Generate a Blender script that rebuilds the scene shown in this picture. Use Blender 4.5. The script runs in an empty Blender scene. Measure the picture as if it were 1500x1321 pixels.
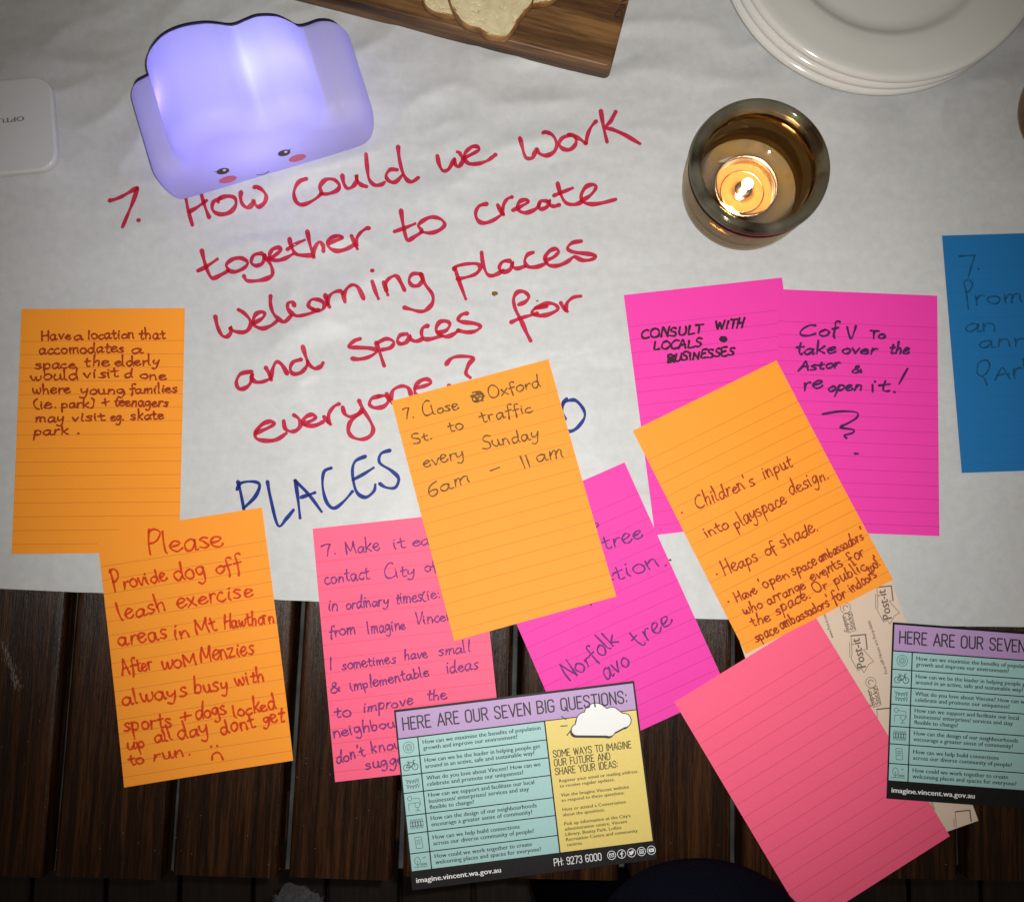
import bpy, bmesh, math, random
import numpy as np
from mathutils import Vector, Matrix, noise
random.seed(7)
MM = 0.001
sc = bpy.context.scene

# ------------------------------------------------------------------ camera, world, lights
F_PX, CAM_H, PITCH, ROLL = 1498.7, 633.8, math.radians(5.86), math.radians(-1.0)
CX, CY = 750.0, 660.5
Rx = Matrix.Rotation(PITCH, 3, 'X'); Ry = Matrix.Rotation(ROLL, 3, 'Y')
RC = Rx @ Ry
cd = bpy.data.cameras.new('camera'); cam = bpy.data.objects.new('camera', cd)
sc.collection.objects.link(cam); sc.camera = cam
cam.matrix_world = Matrix.Translation((0, 0, CAM_H*MM)) @ RC.to_4x4()
cd.sensor_fit = 'HORIZONTAL'; cd.sensor_width = 36; cd.lens = 36*F_PX/1500
cd.clip_start = 0.02; cd.clip_end = 20

world = bpy.data.worlds.new('World'); sc.world = world; world.use_nodes = True
bg = world.node_tree.nodes['Background']
bg.inputs[0].default_value = (1.0, 0.80, 0.60, 1); bg.inputs[1].default_value = 0.085

sc.view_settings.view_transform = 'Standard'; sc.view_settings.look = 'None'
sc.view_settings.exposure = 0.0; sc.view_settings.gamma = 1.0

def light(name, kind, loc, energy, color, radius):
    l = bpy.data.lights.new(name, kind); l.energy = energy; l.color = color
    if kind == 'SPOT': l.shadow_soft_size = radius*MM
    if kind == 'POINT': l.shadow_soft_size = radius*MM
    o = bpy.data.objects.new(name, l); o.location = Vector(loc)*MM
    sc.collection.objects.link(o); return o
# the phone's own flash, a small lamp beside the lens
flash = light('phone_flash', 'SPOT', (13, 8, CAM_H+2), 18.6, (1.0, 0.985, 0.945), 2.5)
flash.data.spot_size = math.radians(80); flash.data.spot_blend = 1.0
flash.rotation_euler = (RC @ Matrix.Rotation(math.radians(1.0), 3, 'X')).to_euler()

def at(px, py, z=0.0):
    """where the line of sight through a photo pixel meets the level plane z (mm)"""
    d = RC @ Vector(((px-CX)/F_PX, -(py-CY)/F_PX, -1.0)); t = (z-CAM_H)/d.z
    return Vector((d.x*t, d.y*t, z))

# ------------------------------------------------------------------ materials
def new_mat(name):
    m = bpy.data.materials.new(name); m.use_nodes = True
    nt = m.node_tree; return m, nt, nt.nodes['Principled BSDF']
def N(nt, kind, **kw):
    n = nt.nodes.new(kind)
    for k, v in kw.items():
        if k == 'inp':
            for a, b in v.items(): n.inputs[a].default_value = b
        else: setattr(n, k, v)
    return n
def ramp(nt, fac, stops):
    r = nt.nodes.new('ShaderNodeValToRGB'); e = r.color_ramp.elements
    while len(e) < len(stops): e.new(0.5)
    for el, (p, c) in zip(e, stops): el.position = p; el.color = (*c, 1)
    nt.links.new(fac, r.inputs[0]); return r.outputs[0]
def objco(nt, scale=(1, 1, 1), rot=(0, 0, 0), src='Object'):
    tc = nt.nodes.new('ShaderNodeTexCoord'); mp = nt.nodes.new('ShaderNodeMapping')
    mp.inputs['Scale'].default_value = scale; mp.inputs['Rotation'].default_value = rot
    nt.links.new(tc.outputs[src], mp.inputs[0]); return mp.outputs[0]
def bump(nt, b, h, strength, dist):
    n = nt.nodes.new('ShaderNodeBump'); n.inputs['Strength'].default_value = strength
    n.inputs['Distance'].default_value = dist
    nt.links.new(h, n.inputs['Height']); nt.links.new(n.outputs[0], b.inputs['Normal']); return n
def noise_tex(nt, co, scale, detail=4, rough=0.55, dist=0.0):
    n = N(nt, 'ShaderNodeTexNoise', inp={'Scale': scale, 'Detail': detail, 'Roughness': rough, 'Distortion': dist})
    nt.links.new(co, n.inputs['Vector']); return n.outputs['Fac']
def mixc(nt, fac, a, b, mode='MIX'):
    m = nt.nodes.new('ShaderNodeMix'); m.data_type = 'RGBA'; m.blend_type = mode
    for s, v in ((0, fac), (6, a), (7, b)):
        if hasattr(v, 'links') or hasattr(v, 'is_linked'): nt.links.new(v, m.inputs[s])
        else: m.inputs[s].default_value = v if s == 0 else (*v, 1)
    return m.outputs[2]
def simple(name, col, rough=0.6, metal=0.0, vary=0.0, vs=300, bmp=0.0, bs=900, spec=0.5, coat=0.0):
    m, nt, b = new_mat(name)
    b.inputs['Base Color'].default_value = (*col, 1); b.inputs['Roughness'].default_value = rough
    b.inputs['Metallic'].default_value = metal; b.inputs['Specular IOR Level'].default_value = spec
    b.inputs['Coat Weight'].default_value = coat
    co = objco(nt)
    if vary:
        f = noise_tex(nt, co, vs)
        c = ramp(nt, f, [(0.3, tuple(x*(1-vary) for x in col)), (0.7, tuple(min(1, x*(1+vary)) for x in col))])
        nt.links.new(c, b.inputs['Base Color'])
    if bmp: bump(nt, b, noise_tex(nt, co, bs, 3), bmp, 0.0002)
    return m

def sheet_mat(name, col, line_col, first=20.7, pitch=8.4, strength=0.75, streak=0.04):
    """coloured note paper with printed feint rules, laid out in millimetres by its UV map"""
    m, nt, b = new_mat(name)
    tc = nt.nodes.new('ShaderNodeTexCoord'); sx = nt.nodes.new('ShaderNodeSeparateXYZ')
    nt.links.new(tc.outputs['UV'], sx.inputs[0])
    def math_(op, a, bb, c=None):
        n = nt.nodes.new('ShaderNodeMath'); n.operation = op
        for i, v in enumerate((a, bb, c)):
            if v is None: continue
            if isinstance(v, (int, float)): n.inputs[i].default_value = v
            else: nt.links.new(v, n.inputs[i])
        return n.outputs[0]
    y = sx.outputs[1]
    t = math_('DIVIDE', math_('SUBTRACT', y, first-0.2), pitch)
    fr = math_('FRACT', t, 0)
    on = math_('LESS_THAN', fr, 0.36/pitch)
    ok = math_('GREATER_THAN', y, first-0.5)
    co = objco(nt, src='UV')
    brk = noise_tex(nt, co, 1.6, 2)
    brk = math_('MULTIPLY_ADD', brk, 0.9, 0.45)
    fac = math_('MULTIPLY', math_('MULTIPLY', on, ok), math_('MULTIPLY', brk, strength))
    fib = noise_tex(nt, co, 0.9, 5, 0.7)
    base = ramp(nt, fib, [(0.3, tuple(x*(1-streak) for x in col)), (0.7, tuple(min(1, x*(1+streak)) for x in col))])
    nt.links.new(mixc(nt, fac, base, line_col), b.inputs['Base Color'])
    b.inputs['Roughness'].default_value = 0.62; b.inputs['Specular IOR Level'].default_value = 0.35
    bump(nt, b, noise_tex(nt, co, 3.0, 4, 0.7), 0.25, 0.0001)
    return m

M = {}
M['orange'] = sheet_mat('orange_paper', (0.98, 0.325, 0.020), (0.50, 0.13, 0.012))
M['magenta'] = sheet_mat('magenta_paper', (0.84, 0.040, 0.390), (0.42, 0.012, 0.17))
M['pink'] = sheet_mat('hot_pink_paper', (0.97, 0.120, 0.240), (0.60, 0.05, 0.09))
M['blue'] = sheet_mat('blue_paper', (0.007, 0.150, 0.40), (0.005, 0.10, 0.28), strength=0.4)
M['liner'] = sheet_mat('cream_backing_paper', (0.72, 0.56, 0.44), (0.72, 0.56, 0.44), strength=0)
def ink(name, col, rough=0.6, vary=0.42):
    return simple(name, col, rough, vary=vary, vs=420, spec=0.25)
def marker(name, T, body, k):
    m, nt, b = new_mat(name); co = objco(nt); f = noise_tex(nt, co, 260, 5, 0.7); t = N(nt, 'ShaderNodeBsdfTransparent')
    nt.links.new(ramp(nt, f, [(0.32, tuple(x**1.25 for x in T)), (0.68, tuple(x**0.85 for x in T))]), t.inputs[0])
    b.inputs['Base Color'].default_value = (*body, 1); b.inputs['Roughness'].default_value = 0.45; mx = N(nt, 'ShaderNodeMixShader'); mx.inputs[0].default_value = k
    nt.links.new(t.outputs[0], mx.inputs[1]); nt.links.new(b.outputs[0], mx.inputs[2]); nt.links.new(mx.outputs[0], nt.nodes['Material Output'].inputs[0]); return m
M['ink_red'] = ink('red_marker_ink', (0.50, 0.022, 0.058), vary=0.34)
M['ink_blue'] = ink('blue_marker_ink', (0.018, 0.045, 0.30))
M['ink_red'] = marker('red_marker_ink', (0.965, 0.24, 0.38), (0.56, 0.025, 0.06), 0.22)
M['ink_blue'] = marker('blue_marker_ink', (0.17, 0.27, 0.68), (0.02, 0.04, 0.25), 0.25)
M['ink_brick'] = ink('brick_red_pen_ink', (0.34, 0.036, 0.007))
M['ink_orange'] = marker('orange_red_pen_ink', (0.90, 0.42, 0.35), (0.72, 0.08, 0.01), 0.45)
M['ink_olive'] = ink('dark_olive_pen_ink', (0.15, 0.075, 0.012))
M['ink_purple'] = ink('purple_pen_ink', (0.20, 0.030, 0.17))
M['ink_violet'] = ink('violet_pen_ink', (0.13, 0.015, 0.16))
M['ink_navy'] = ink('navy_pen_ink', (0.055, 0.010, 0.085))
M['ink_black'] = ink('black_pen_ink', (0.035, 0.006, 0.02))
M['ink_teal'] = ink('teal_pen_ink', (0.004, 0.070, 0.17))

def wood_mat(name, cols, scale, along='Y', rough=(0.30, 0.55), bstr=0.5, spec=0.4, squash=0.06):
    m, nt, b = new_mat(name)
    oi = nt.nodes.new('ShaderNodeObjectInfo')
    tc = nt.nodes.new('ShaderNodeTexCoord'); add = nt.nodes.new('ShaderNodeVectorMath'); add.operation = 'ADD'
    ml = nt.nodes.new('ShaderNodeVectorMath'); ml.operation = 'SCALE'; ml.inputs['Scale'].default_value = 3.7
    cmb = nt.nodes.new('ShaderNodeCombineXYZ')
    for i in range(3): nt.links.new(oi.outputs['Random'], cmb.inputs[i])
    nt.links.new(cmb.outputs[0], ml.inputs[0]); nt.links.new(tc.outputs['Object'], add.inputs[0]); nt.links.new(ml.outputs[0], add.inputs[1])
    mp = nt.nodes.new('ShaderNodeMapping')
    mp.inputs['Scale'].default_value = (1, squash, 1) if along == 'Y' else (0.07, 1, 1)
    nt.links.new(add.outputs[0], mp.inputs[0])
    f1 = noise_tex(nt, mp.outputs[0], scale, 6, 0.65, 0.6); f2 = noise_tex(nt, mp.outputs[0], scale*6, 5, 0.7, 0.2)
    mx = nt.nodes.new('ShaderNodeMath'); mx.operation = 'MULTIPLY_ADD'; mx.inputs[1].default_value = 0.35
    nt.links.new(f2, mx.inputs[0]); 
    m2 = nt.nodes.new('ShaderNodeMath'); m2.operation = 'MULTIPLY'; m2.inputs[1].default_value = 0.68; nt.links.new(f1, m2.inputs[0])
    nt.links.new(m2.outputs[0], mx.inputs[2])
    c = ramp(nt, mx.outputs[0], [(0.36, cols[0]), (0.50, cols[1]), (0.64, cols[2])])
    nt.links.new(c, b.inputs['Base Color'])
    rr = nt.nodes.new('ShaderNodeMapRange'); rr.inputs[3].default_value = rough[0]; rr.inputs[4].default_value = rough[1]
    nt.links.new(f2, rr.inputs[0]); nt.links.new(rr.outputs[0], b.inputs['Roughness'])
    b.inputs['Specular IOR Level'].default_value = spec
    bump(nt, b, f2, bstr, 0.0004)
    return m
M['slat'] = wood_mat('dark_stained_timber', [(0.0040, 0.0013, 0.0005), (0.0170, 0.0060, 0.0019), (0.054, 0.0195, 0.0058)], 230, 'Y', bstr=1.0, spec=0.24, rough=(0.16, 0.40), squash=0.035)
M['deck'] = wood_mat('dark_decking_timber', [(0.010, 0.006, 0.004), (0.02, 0.012, 0.008), (0.035, 0.022, 0.016)], 60, 'Y')
M['batten'] = simple('charcoal_batten', (0.022, 0.025, 0.022), 0.7, vary=0.9, vs=40, bmp=0.6)
M['board'] = wood_mat('acacia_board', [(0.018, 0.0075, 0.0025), (0.095, 0.042, 0.014), (0.24, 0.120, 0.042)], 60, 'X', bstr=0.3, rough=(0.35, 0.55))

# butcher paper
def paper_mat():
    m, nt, b = new_mat('white_butcher_paper'); co = objco(nt)
    f = noise_tex(nt, co, 9, 6, 0.6); g = noise_tex(nt, co, 160, 4, 0.65)
    c = ramp(nt, f, [(0.35, (0.545, 0.555, 0.560)), (0.65, (0.600, 0.610, 0.615))])
    c2 = ramp(nt, g, [(0.3, (0.90, 0.89, 0.88)), (0.7, (1, 1, 1))])
    nt.links.new(mixc(nt, 1.0, c, c2, 'MULTIPLY'), b.inputs['Base Color'])
    rr = nt.nodes.new('ShaderNodeMapRange'); rr.inputs[3].default_value = 0.38; rr.inputs[4].default_value = 0.60
    nt.links.new(noise_tex(nt, co, 40, 4), rr.inputs[0]); nt.links.new(rr.outputs[0], b.inputs['Roughness'])
    b.inputs['Specular IOR Level'].default_value = 0.45
    st = objco(nt, (1, 2.2, 1), (0, 0, math.radians(25)))
    s1 = noise_tex(nt, st, 9, 3, 0.5, 0.25); s2 = noise_tex(nt, co, 700, 3, 0.6)
    b1 = bump(nt, b, s1, 0.6, 0.0060)
    b2 = nt.nodes.new('ShaderNodeBump'); b2.inputs['Strength'].default_value = 0.35; b2.inputs['Distance'].default_value = 0.0002
    nt.links.new(s2, b2.inputs['Height']); nt.links.new(b1.outputs[0], b2.inputs['Normal']); nt.links.new(b2.outputs[0], b.inputs['Normal'])
    return m
M['paper'] = paper_mat()

# ------------------------------------------------------------------ object helpers (mesh data in mm -> metres)
def mesh_obj(name, verts, faces, mat, parent=None, smooth=False, uv=None, loc=None):
    me = bpy.data.meshes.new(name)
    me.from_pydata([tuple(c*MM for c in v) for v in verts], [], faces)
    if uv:
        l = me.uv_layers.new(name='UVMap')
        for lp in me.loops: l.data[lp.index].uv = uv[lp.vertex_index]
    me.materials.append(mat)
    if smooth: me.shade_smooth()
    o = bpy.data.objects.new(name, me); sc.collection.objects.link(o)
    if parent: o.parent = parent
    if loc is not None: o.location = Vector(loc)*MM
    return o
def thing(name, label, cat, loc=(0, 0, 0), rz=0, group=None):
    o = bpy.data.objects.new(name, None); sc.collection.objects.link(o)
    o.empty_display_size = 0.02
    o.location = Vector(loc)*MM; o.rotation_euler = (0, 0, rz)
    tag(o, label, cat, group); return o
def tag(o, label, cat, group=None, kind=None):
    if label: o['label'] = label
    if cat: o['category'] = cat
    if group: o['group'] = group
    if kind: o['kind'] = kind
    return o
def struct(o): o['kind'] = 'structure'; return o
def box_vf(x0, x1, y0, y1, z0, z1, bev=0.0):
    """box with chamfered upper edges"""
    b = bev
    v = [(x0, y0, z0), (x1, y0, z0), (x1, y1, z0), (x0, y1, z0),
         (x0, y0, z1-b), (x1, y0, z1-b), (x1, y1, z1-b), (x0, y1, z1-b),
         (x0+b, y0+b, z1), (x1-b, y0+b, z1), (x1-b, y1-b, z1), (x0+b, y1-b, z1)]
    f = [(3, 2, 1, 0), (0, 1, 5, 4), (1, 2, 6, 5), (2, 3, 7, 6), (3, 0, 4, 7),
         (4, 5, 9, 8), (5, 6, 10, 9), (6, 7, 11, 10), (7, 4, 8, 11), (8, 9, 10, 11)]
    return v, f
def lathe(name, prof, mat, parent=None, seg=64, loc=(0, 0, 0), closed=False):
    v, f = [], []; n = len(prof)
    for i in range(seg):
        a = 2*math.pi*i/seg
        for r, z in prof: v.append((r*math.cos(a), r*math.sin(a), z))
    for i in range(seg):
        j = (i+1) % seg
        for k in range(n if closed else n-1):
            k2 = (k+1) % n
            a, b, c, d = i*n+k, j*n+k, j*n+k2, i*n+k2
            if prof[k][0] < 1e-6 and prof[k2][0] < 1e-6: continue
            if prof[k][0] < 1e-6: f.append((a, c, d))
            elif prof[k2][0] < 1e-6: f.append((a, b, c))
            else: f.append((a, b, c, d))
    o = mesh_obj(name, v, f, mat, parent, True, loc=loc)
    bm = bmesh.new(); bm.from_mesh(o.data); bmesh.ops.remove_doubles(bm, verts=bm.verts, dist=1e-7)
    bmesh.ops.recalc_face_normals(bm, faces=bm.faces); bm.to_mesh(o.data); bm.free(); o.data.shade_smooth()
    return o
def fix_normals(o):
    bm = bmesh.new(); bm.from_mesh(o.data); bmesh.ops.recalc_face_normals(bm, faces=bm.faces); bm.to_mesh(o.data); bm.free()

# ------------------------------------------------------------------ pen strokes
def smooth(pts, k=5):
    if len(pts) < 3: 
        if len(pts) == 2: 
            (a, b), (c, d) = pts; return [(a+(c-a)*t/4, b+(d-b)*t/4) for t in range(5)]
        return list(pts)
    P = [pts[0]] + list(pts) + [pts[-1]]; out = []
    for i in range(1, len(P)-2):
        p0, p1, p2, p3 = P[i-1], P[i], P[i+1], P[i+2]
        for s in range(k):
            t = s/k
            out.append(tuple(0.5*((2*p1[c]) + (-p0[c]+p2[c])*t + (2*p0[c]-5*p1[c]+4*p2[c]-p3[c])*t*t + (-p0[c]+3*p1[c]-3*p2[c]+p3[c])*t**3) for c in (0, 1)))
    out.append(tuple(pts[-1])); return out
class Ink:
    """collects strokes as thin ribbons that follow a surface function z(x, y) (local mm)"""
    def __init__(self, zf, width, wob=0.30): self.v, self.f, self.zf, self.w, self.n, self.wob, self.st = [], [], zf, width, 0, wob, []
    def stroke(self, pts, width=None, closed=False):
        w = (width or self.w)/2
        q = []
        for p in pts:
            if not q or math.hypot(p[0]-q[-1][0], p[1]-q[-1][1]) > w*0.22: q.append(p)
        if len(q) == 1: q = [q[0], (q[0][0]+w*0.3, q[0][1])]
        n = len(q); self.n += 1; z0 = 0.035 + 0.018*(self.n % 3); b = len(self.v)
        ph = self.n*1.7
        # direction at each point, with rounded caps
        dirs = []
        for i in range(n):
            a, c = q[max(0, i-1)], q[min(n-1, i+1)]
            l = math.hypot(c[0]-a[0], c[1]-a[1]) or 1; dirs.append(((c[0]-a[0])/l, (c[1]-a[1])/l))
        row = []
        d = dirs[0]
        if not closed:
            for e in (1.0, 0.86, 0.5): row.append((q[0][0]-d[0]*w*e, q[0][1]-d[1]*w*e, d, w*math.sqrt(max(0.02, 1-e*e))))
        for i in range(n): row.append((q[i][0], q[i][1], dirs[i], w*(1+self.wob*math.sin(ph+i*0.55)*math.sin(i*0.21+ph))))
        d = dirs[-1]
        if not closed:
            for e in (0.5, 0.86, 1.0): row.append((q[-1][0]+d[0]*w*e, q[-1][1]+d[1]*w*e, d, w*math.sqrt(max(0.02, 1-e*e))))
        for i, (x, y, d, ww) in enumerate(row):
            z = z0 + 0.0006*i
            for s in (-1, 1):
                X, Y = x - s*d[1]*ww*-1, y + s*d[0]*ww*-1
                self.v.append((X, Y, self.zf(X, Y)+z))
            if i: k = b+2*i; self.f.append((k-2, k, k+1, k-1))
        self.st.append((b, len(self.v), len(self.f)-len(row)+1, len(self.f)))
    def dot(self, x, y, r):
        self.n += 1; b = len(self.v); z = 0.07+0.01*(self.n % 4)
        for i in range(10):
            a = i*math.pi/5; X, Y = x+r*math.cos(a), y+r*math.sin(a)*0.9; self.v.append((X, Y, self.zf(X, Y)+z))
        self.f.append(tuple(range(b, b+10))); self.st.append((b, b+10, len(self.f)-1, len(self.f)))
    def build(self, name, mat, parent, gap=None):
        if gap:
            n = len(self.st); P = [self.v[a:b:4] + [self.v[b-1]] for (a, b, c, d) in self.st]; g = list(range(n))
            def find(i):
                while g[i] != i: i = g[i]
                return i
            for i in range(n):
                for j in range(i):
                    if find(i) != find(j) and any(abs(p[0]-q[0]) < gap and math.hypot(p[0]-q[0], p[1]-q[1]) < gap for p in P[i] for q in P[j]): g[find(i)] = find(j)
            for k in sorted(set(find(i) for i in range(n))):
                sub = Ink(self.zf, self.w)
                for i in range(n):
                    if find(i) == k:
                        a, b, c, d = self.st[i]; off = len(sub.v)-a; sub.v += self.v[a:b]; sub.f += [tuple(q+off for q in fc) for fc in self.f[c:d]]
                sub.build(name, mat, parent)
            return
        o = mesh_obj(name, self.v, self.f, mat, parent)
        # all faces look up
        bm = bmesh.new(); bm.from_mesh(o.data)
        for fc in bm.faces:
            if fc.normal.z < 0: fc.normal_flip()
        bm.to_mesh(o.data); bm.free(); return o

# glyphs: baseline 0, small letters 10 high, tall ones 20; strokes split by '|'; first number the advance width
G = {
'a': '10;8,8 5,10 1,8 0,4 2,0 5,1 8,6 8,9|8,9 8,3 9,0 11,1',
'b': '10;1,20 1,10 1,1|1,5 4,10 8,8 8,3 5,0 1,1',
'c': '8;7,9 4,10 1,7 0,3 3,0 6,0 8,2',
'd': '10;8,8 5,10 1,8 0,4 2,0 5,0 8,5|9,20 8.5,10 8.5,3 10,0',
'e': '9;1,5 5,6 8,8 6,10 3,10 0,6 1,2 4,0 7,1 9,3',
'f': '7;8,18 6,20 3,18 3,10 3,0 3,-5|0,9 7,10',
'g': '10;8,9 5,10 1,8 1,4 4,2 7,5 8,9|8,9 9,2 8,-5 5,-8 1,-6',
'h': '10;1,20 1,10 1,0|1,5 4,9 7,9 8,5 8,0',
'i': '4;1,10 1,4 2,0|1.5,14 1.9,14.6',
'j': '5;3,10 3,2 2,-6 -1,-7|3,14 3.4,14.4',
'k': '9;1,20 1,10 1,0|8,11 4,7 1,5 4,4 8,0',
'l': '4;1,20 1,10 1,2 3,0',
'm': '14;1,10 1,5 1,0|1,5 4,10 6,9 6,4 6,0|6,5 9,10 12,9 12,4 13,0',
'n': '10;1,10 1,5 1,0|1,5 4,9.5 7,9 8,5 8.5,0',
'o': '9;5,10 1,8 0,4 3,0 7,1 9,5 7,9 4,10',
'p': '10;1,10 1,0 1,-9|1,6 4,10 8,8 8,3 5,1 1,2',
'q': '10;8,9 4,10 1,7 1,3 5,1 8,6|8,10 8,0 8,-9',
'r': '7;1,10 1,5 1,0|1,5 3,9 6,10 7,9',
's': '8;7,9 4,10 1,8 3,6 6,4 7,2 4,0 0,1',
't': '7;3,16 3,8 3,2 5,0 7,1|-0.5,10 3,10.5 7,11',
'u': '10;1,10 1,4 3,0 6,1 8,6|8,10 8,3 9,0 11,1',
'v': '9;0,10 2,5 4,0 6,5 8,10',
'w': '13;0,10 1,4 3,0 5,3 6,8 7,3 9,0 12,4 12,10',
'x': '9;1,10 4,5 8,0|8,10 4,5 0,0',
'y': '10;1,10 1,5 4,3 8,7|9,10 8,2 7,-5 4,-8 0,-6',
'z': '9;0,10 4,10 8,10 4,5 0,0 4,0 8,0',
'A': '13;0,0 3,9 6,20 9,10 12,0|2,7 6,8 11,8',
'B': '12;1,20 1,10 1,0|1,20 7,20 9,16 6,11 1,10|6,11 10,8 10,3 6,0 1,0',
'C': '12;11,18 7,20 2,16 0,9 2,2 7,0 12,2',
'E': '11;10,20 1,19 1,10 1,1 10,0|1,10 8,11',
'H': '13;1,20 1,10 1,0|11,20 11,10 11,0|1,9 6,10 11,11',
'I': '5;2,20 2,10 2,0',
'L': '10;1,20 1,10 1,1 5,0 10,1',
'M': '16;1,0 1,10 2,20|2,20 5,11 8,5 11,12 14,20|14,20 14,10 15,0',
'N': '13;1,0 1,10 1,20|1,20 6,10 11,0|11,0 11,10 11,20',
'O': '14;7,20 2,17 0,10 2,3 7,0 12,3 14,10 11,17 6,20',
'P': '11;1,20 1,10 1,0|0,18 5,20 10,17 9,12 5,9 1,9',
'S': '11;10,18 6,20 2,18 2,13 6,10 9,7 9,2 5,0 0,2',
'T': '12;6,20 6,10 6,0|0,20 6,20 12,20',
'U': '12;1,20 1,8 3,1 7,0 10,3 11,10 11,20',
'V': '12;0,20 3,9 6,0 9,10 12,20',
'W': '17;0,20 2,8 4,0 6,8 8,16 10,8 12,0 15,9 17,20',
'6': '10;8,20 3,15 0,7 2,1 6,0 9,4 7,9 3,9 1,6',
'7': '10;0,17 4,19 9,18|9,18 7,10 5,-1',
'&': '12;12,1 7,8 3,14 5,19 8,16 5,11 1,6 2,1 6,0 10,5 11,8',
'+': '12;6,13 6,7 6,1|0,6 6,7 12,8', '-': '10;0,7 5,8 10,9',
'.': '4;1.5,0.5 2,1', ',': '4;2,1 1,-3', ':': '5;2,0.5 2.3,1|2,8 2.3,8.5', "'": '4;2,20 1.5,16',
'(': '6;6,21 2,16 1,8 3,0 6,-4', ')': '6;0,21 4,16 5,8 3,0 0,-4',
'!': '5;3,21 2,13 1.5,6|1,0.5 1.3,1', ' ': '8;',
}
def glyph(ch):
    w, s = G[ch].split(';'); 
    return float(w), [[tuple(map(float, p.split(','))) for p in st.split()] for st in s.split('|') if st]
def word_strokes(text, x0, y0, x1, y1, xh, cap=None, rng=random, slant=0.0, gap=2.2):
    """strokes of a handwritten word from (x0, y0) to (x1, y1) along its baseline; y grows downwards"""
    total = sum(glyph(c)[0] for c in text) + gap*(len(text)-1)
    L = math.hypot(x1-x0, y1-y0); ux, uy = (x1-x0)/L, (y1-y0)/L; sx = L/total; sy = xh/10
    cy = (cap/20 if cap else sy)
    cur = 0; out = []
    for c in text:
        w, ss = glyph(c); k = cy if (c.isupper() or c in '67&!') else sy
        kk = k*rng.uniform(0.84, 1.16); dy = rng.uniform(-0.9, 0.9)*sy; sl = slant + rng.uniform(-0.14, 0.14)
        jx = rng.uniform(-0.4, 0.4)
        for st in ss:
            o = []
            for (a, b) in st:
                a2 = (cur + jx + a + rng.uniform(-0.6, 0.6))*sx + sl*b*kk
                b2 = b*kk + dy + rng.uniform(-0.3, 0.3)*sy
                if c not in 'gjpqyf,' and b2 < 0: b2 *= 0.4
                o.append((x0 + ux*a2 + uy*b2, y0 + uy*a2 - ux*b2))
            out.append(o)
        cur += w + gap
    return out

# ------------------------------------------------------------------ setting: floor
floor = struct(mesh_obj('deck_floor', *box_vf(-1500, 1500, -1500, 1500, -760, -740), M['deck']))
for i in range(-9, 10):
    d = mesh_obj('deck_board', *box_vf(-44, 44, -700, 60, 0, 22, 2), M['deck'], floor, loc=(i*93+20, -140, -739.9))

# ------------------------------------------------------------------ table of dark slats
table = thing('slatted_table', 'dark stained timber slat table under the white paper sheet', 'table', (0, 0, 0))
ANG = math.radians(-2.1)
def rough_slat(w, y0, y1, th, seed):
    r = random.Random(seed); ny = 70; v = []; f = []
    prof = [(-w/2, -th), (-w/2, -3.0), (-w/2+0.5, -1.2), (-w/2+2.2, -0.15), (-w/2+5, 0), (w/2-5, 0), (w/2-2.2, -0.15), (w/2-0.5, -1.2), (w/2, -3.0), (w/2, -th)]
    n = len(prof)
    for j in range(ny+1):
        y = y0 + (y1-y0)*(j/ny)**1.6
        for k, (x, z) in enumerate(prof):
            e = 0.35*noise.noise(Vector((seed*9.1+k, y*0.12, z))) if k not in (4, 5) else 0
            v.append((x+e, y, z+e*0.6))
    for j in range(ny):
        for k in range(n-1):
            a = j*n+k; f.append((a, a+1, a+n+1, a+n))
    f.append(tuple(range(n))); f.append(tuple(reversed([ny*n+k for k in range(n)])))
    return v, f
SL_X = [-402.9, -333.9, -264.9, -195.0, -126.2, -58.0, 10.3, 78.4, 145.6, 214, 283, 352, 421]
for i in range(len(SL_X)-1):
    a, b = SL_X[i], SL_X[i+1]
    v, f = rough_slat(b-a-6.8, 0, 760, 19, i)
    s = mesh_obj('slat', v, f, M['slat'], table, True, loc=((a+b)/2, -191.5-0.02*(a+b)/2*0.5 + (0.6 if i % 2 else -0.5), -0.6))
    s.rotation_euler = (0, 0, -ANG*-1 * (1.15 if a < -100 else 0.75))
    s.data.set_sharp_from_angle(angle=math.radians(50)); fix_normals(s)
for i in range(1, len(SL_X)-1):
    x = SL_X[i]
    v, f = box_vf(-1.7, 1.7, 2, 740, -12, -9.0, 0.5)
    bb = mesh_obj('gap_batten', v, f, M['batten'], table, loc=(x+(1.5 if x < 0 else -1.0), -190, 0))
    bb.rotation_euler = (0, 0, ANG*(1.15 if x < -100 else 0.75))
mesh_obj('end_rail', *box_vf(-430, 430, 0, 30, -62, -24, 2), M['slat'], table, loc=(0, -176, 0))
mesh_obj('cross_rail', *box_vf(-430, 430, 0, 60, -62, -24, 2), M['slat'], table, loc=(0, 250, 0))
for lx in (-400, 400):
    for ly in (-150, 520):
        mesh_obj('leg', *box_vf(-30, 30, -30, 30, -717, -63, 2), M['slat'], table, loc=(lx, ly, 0))

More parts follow.
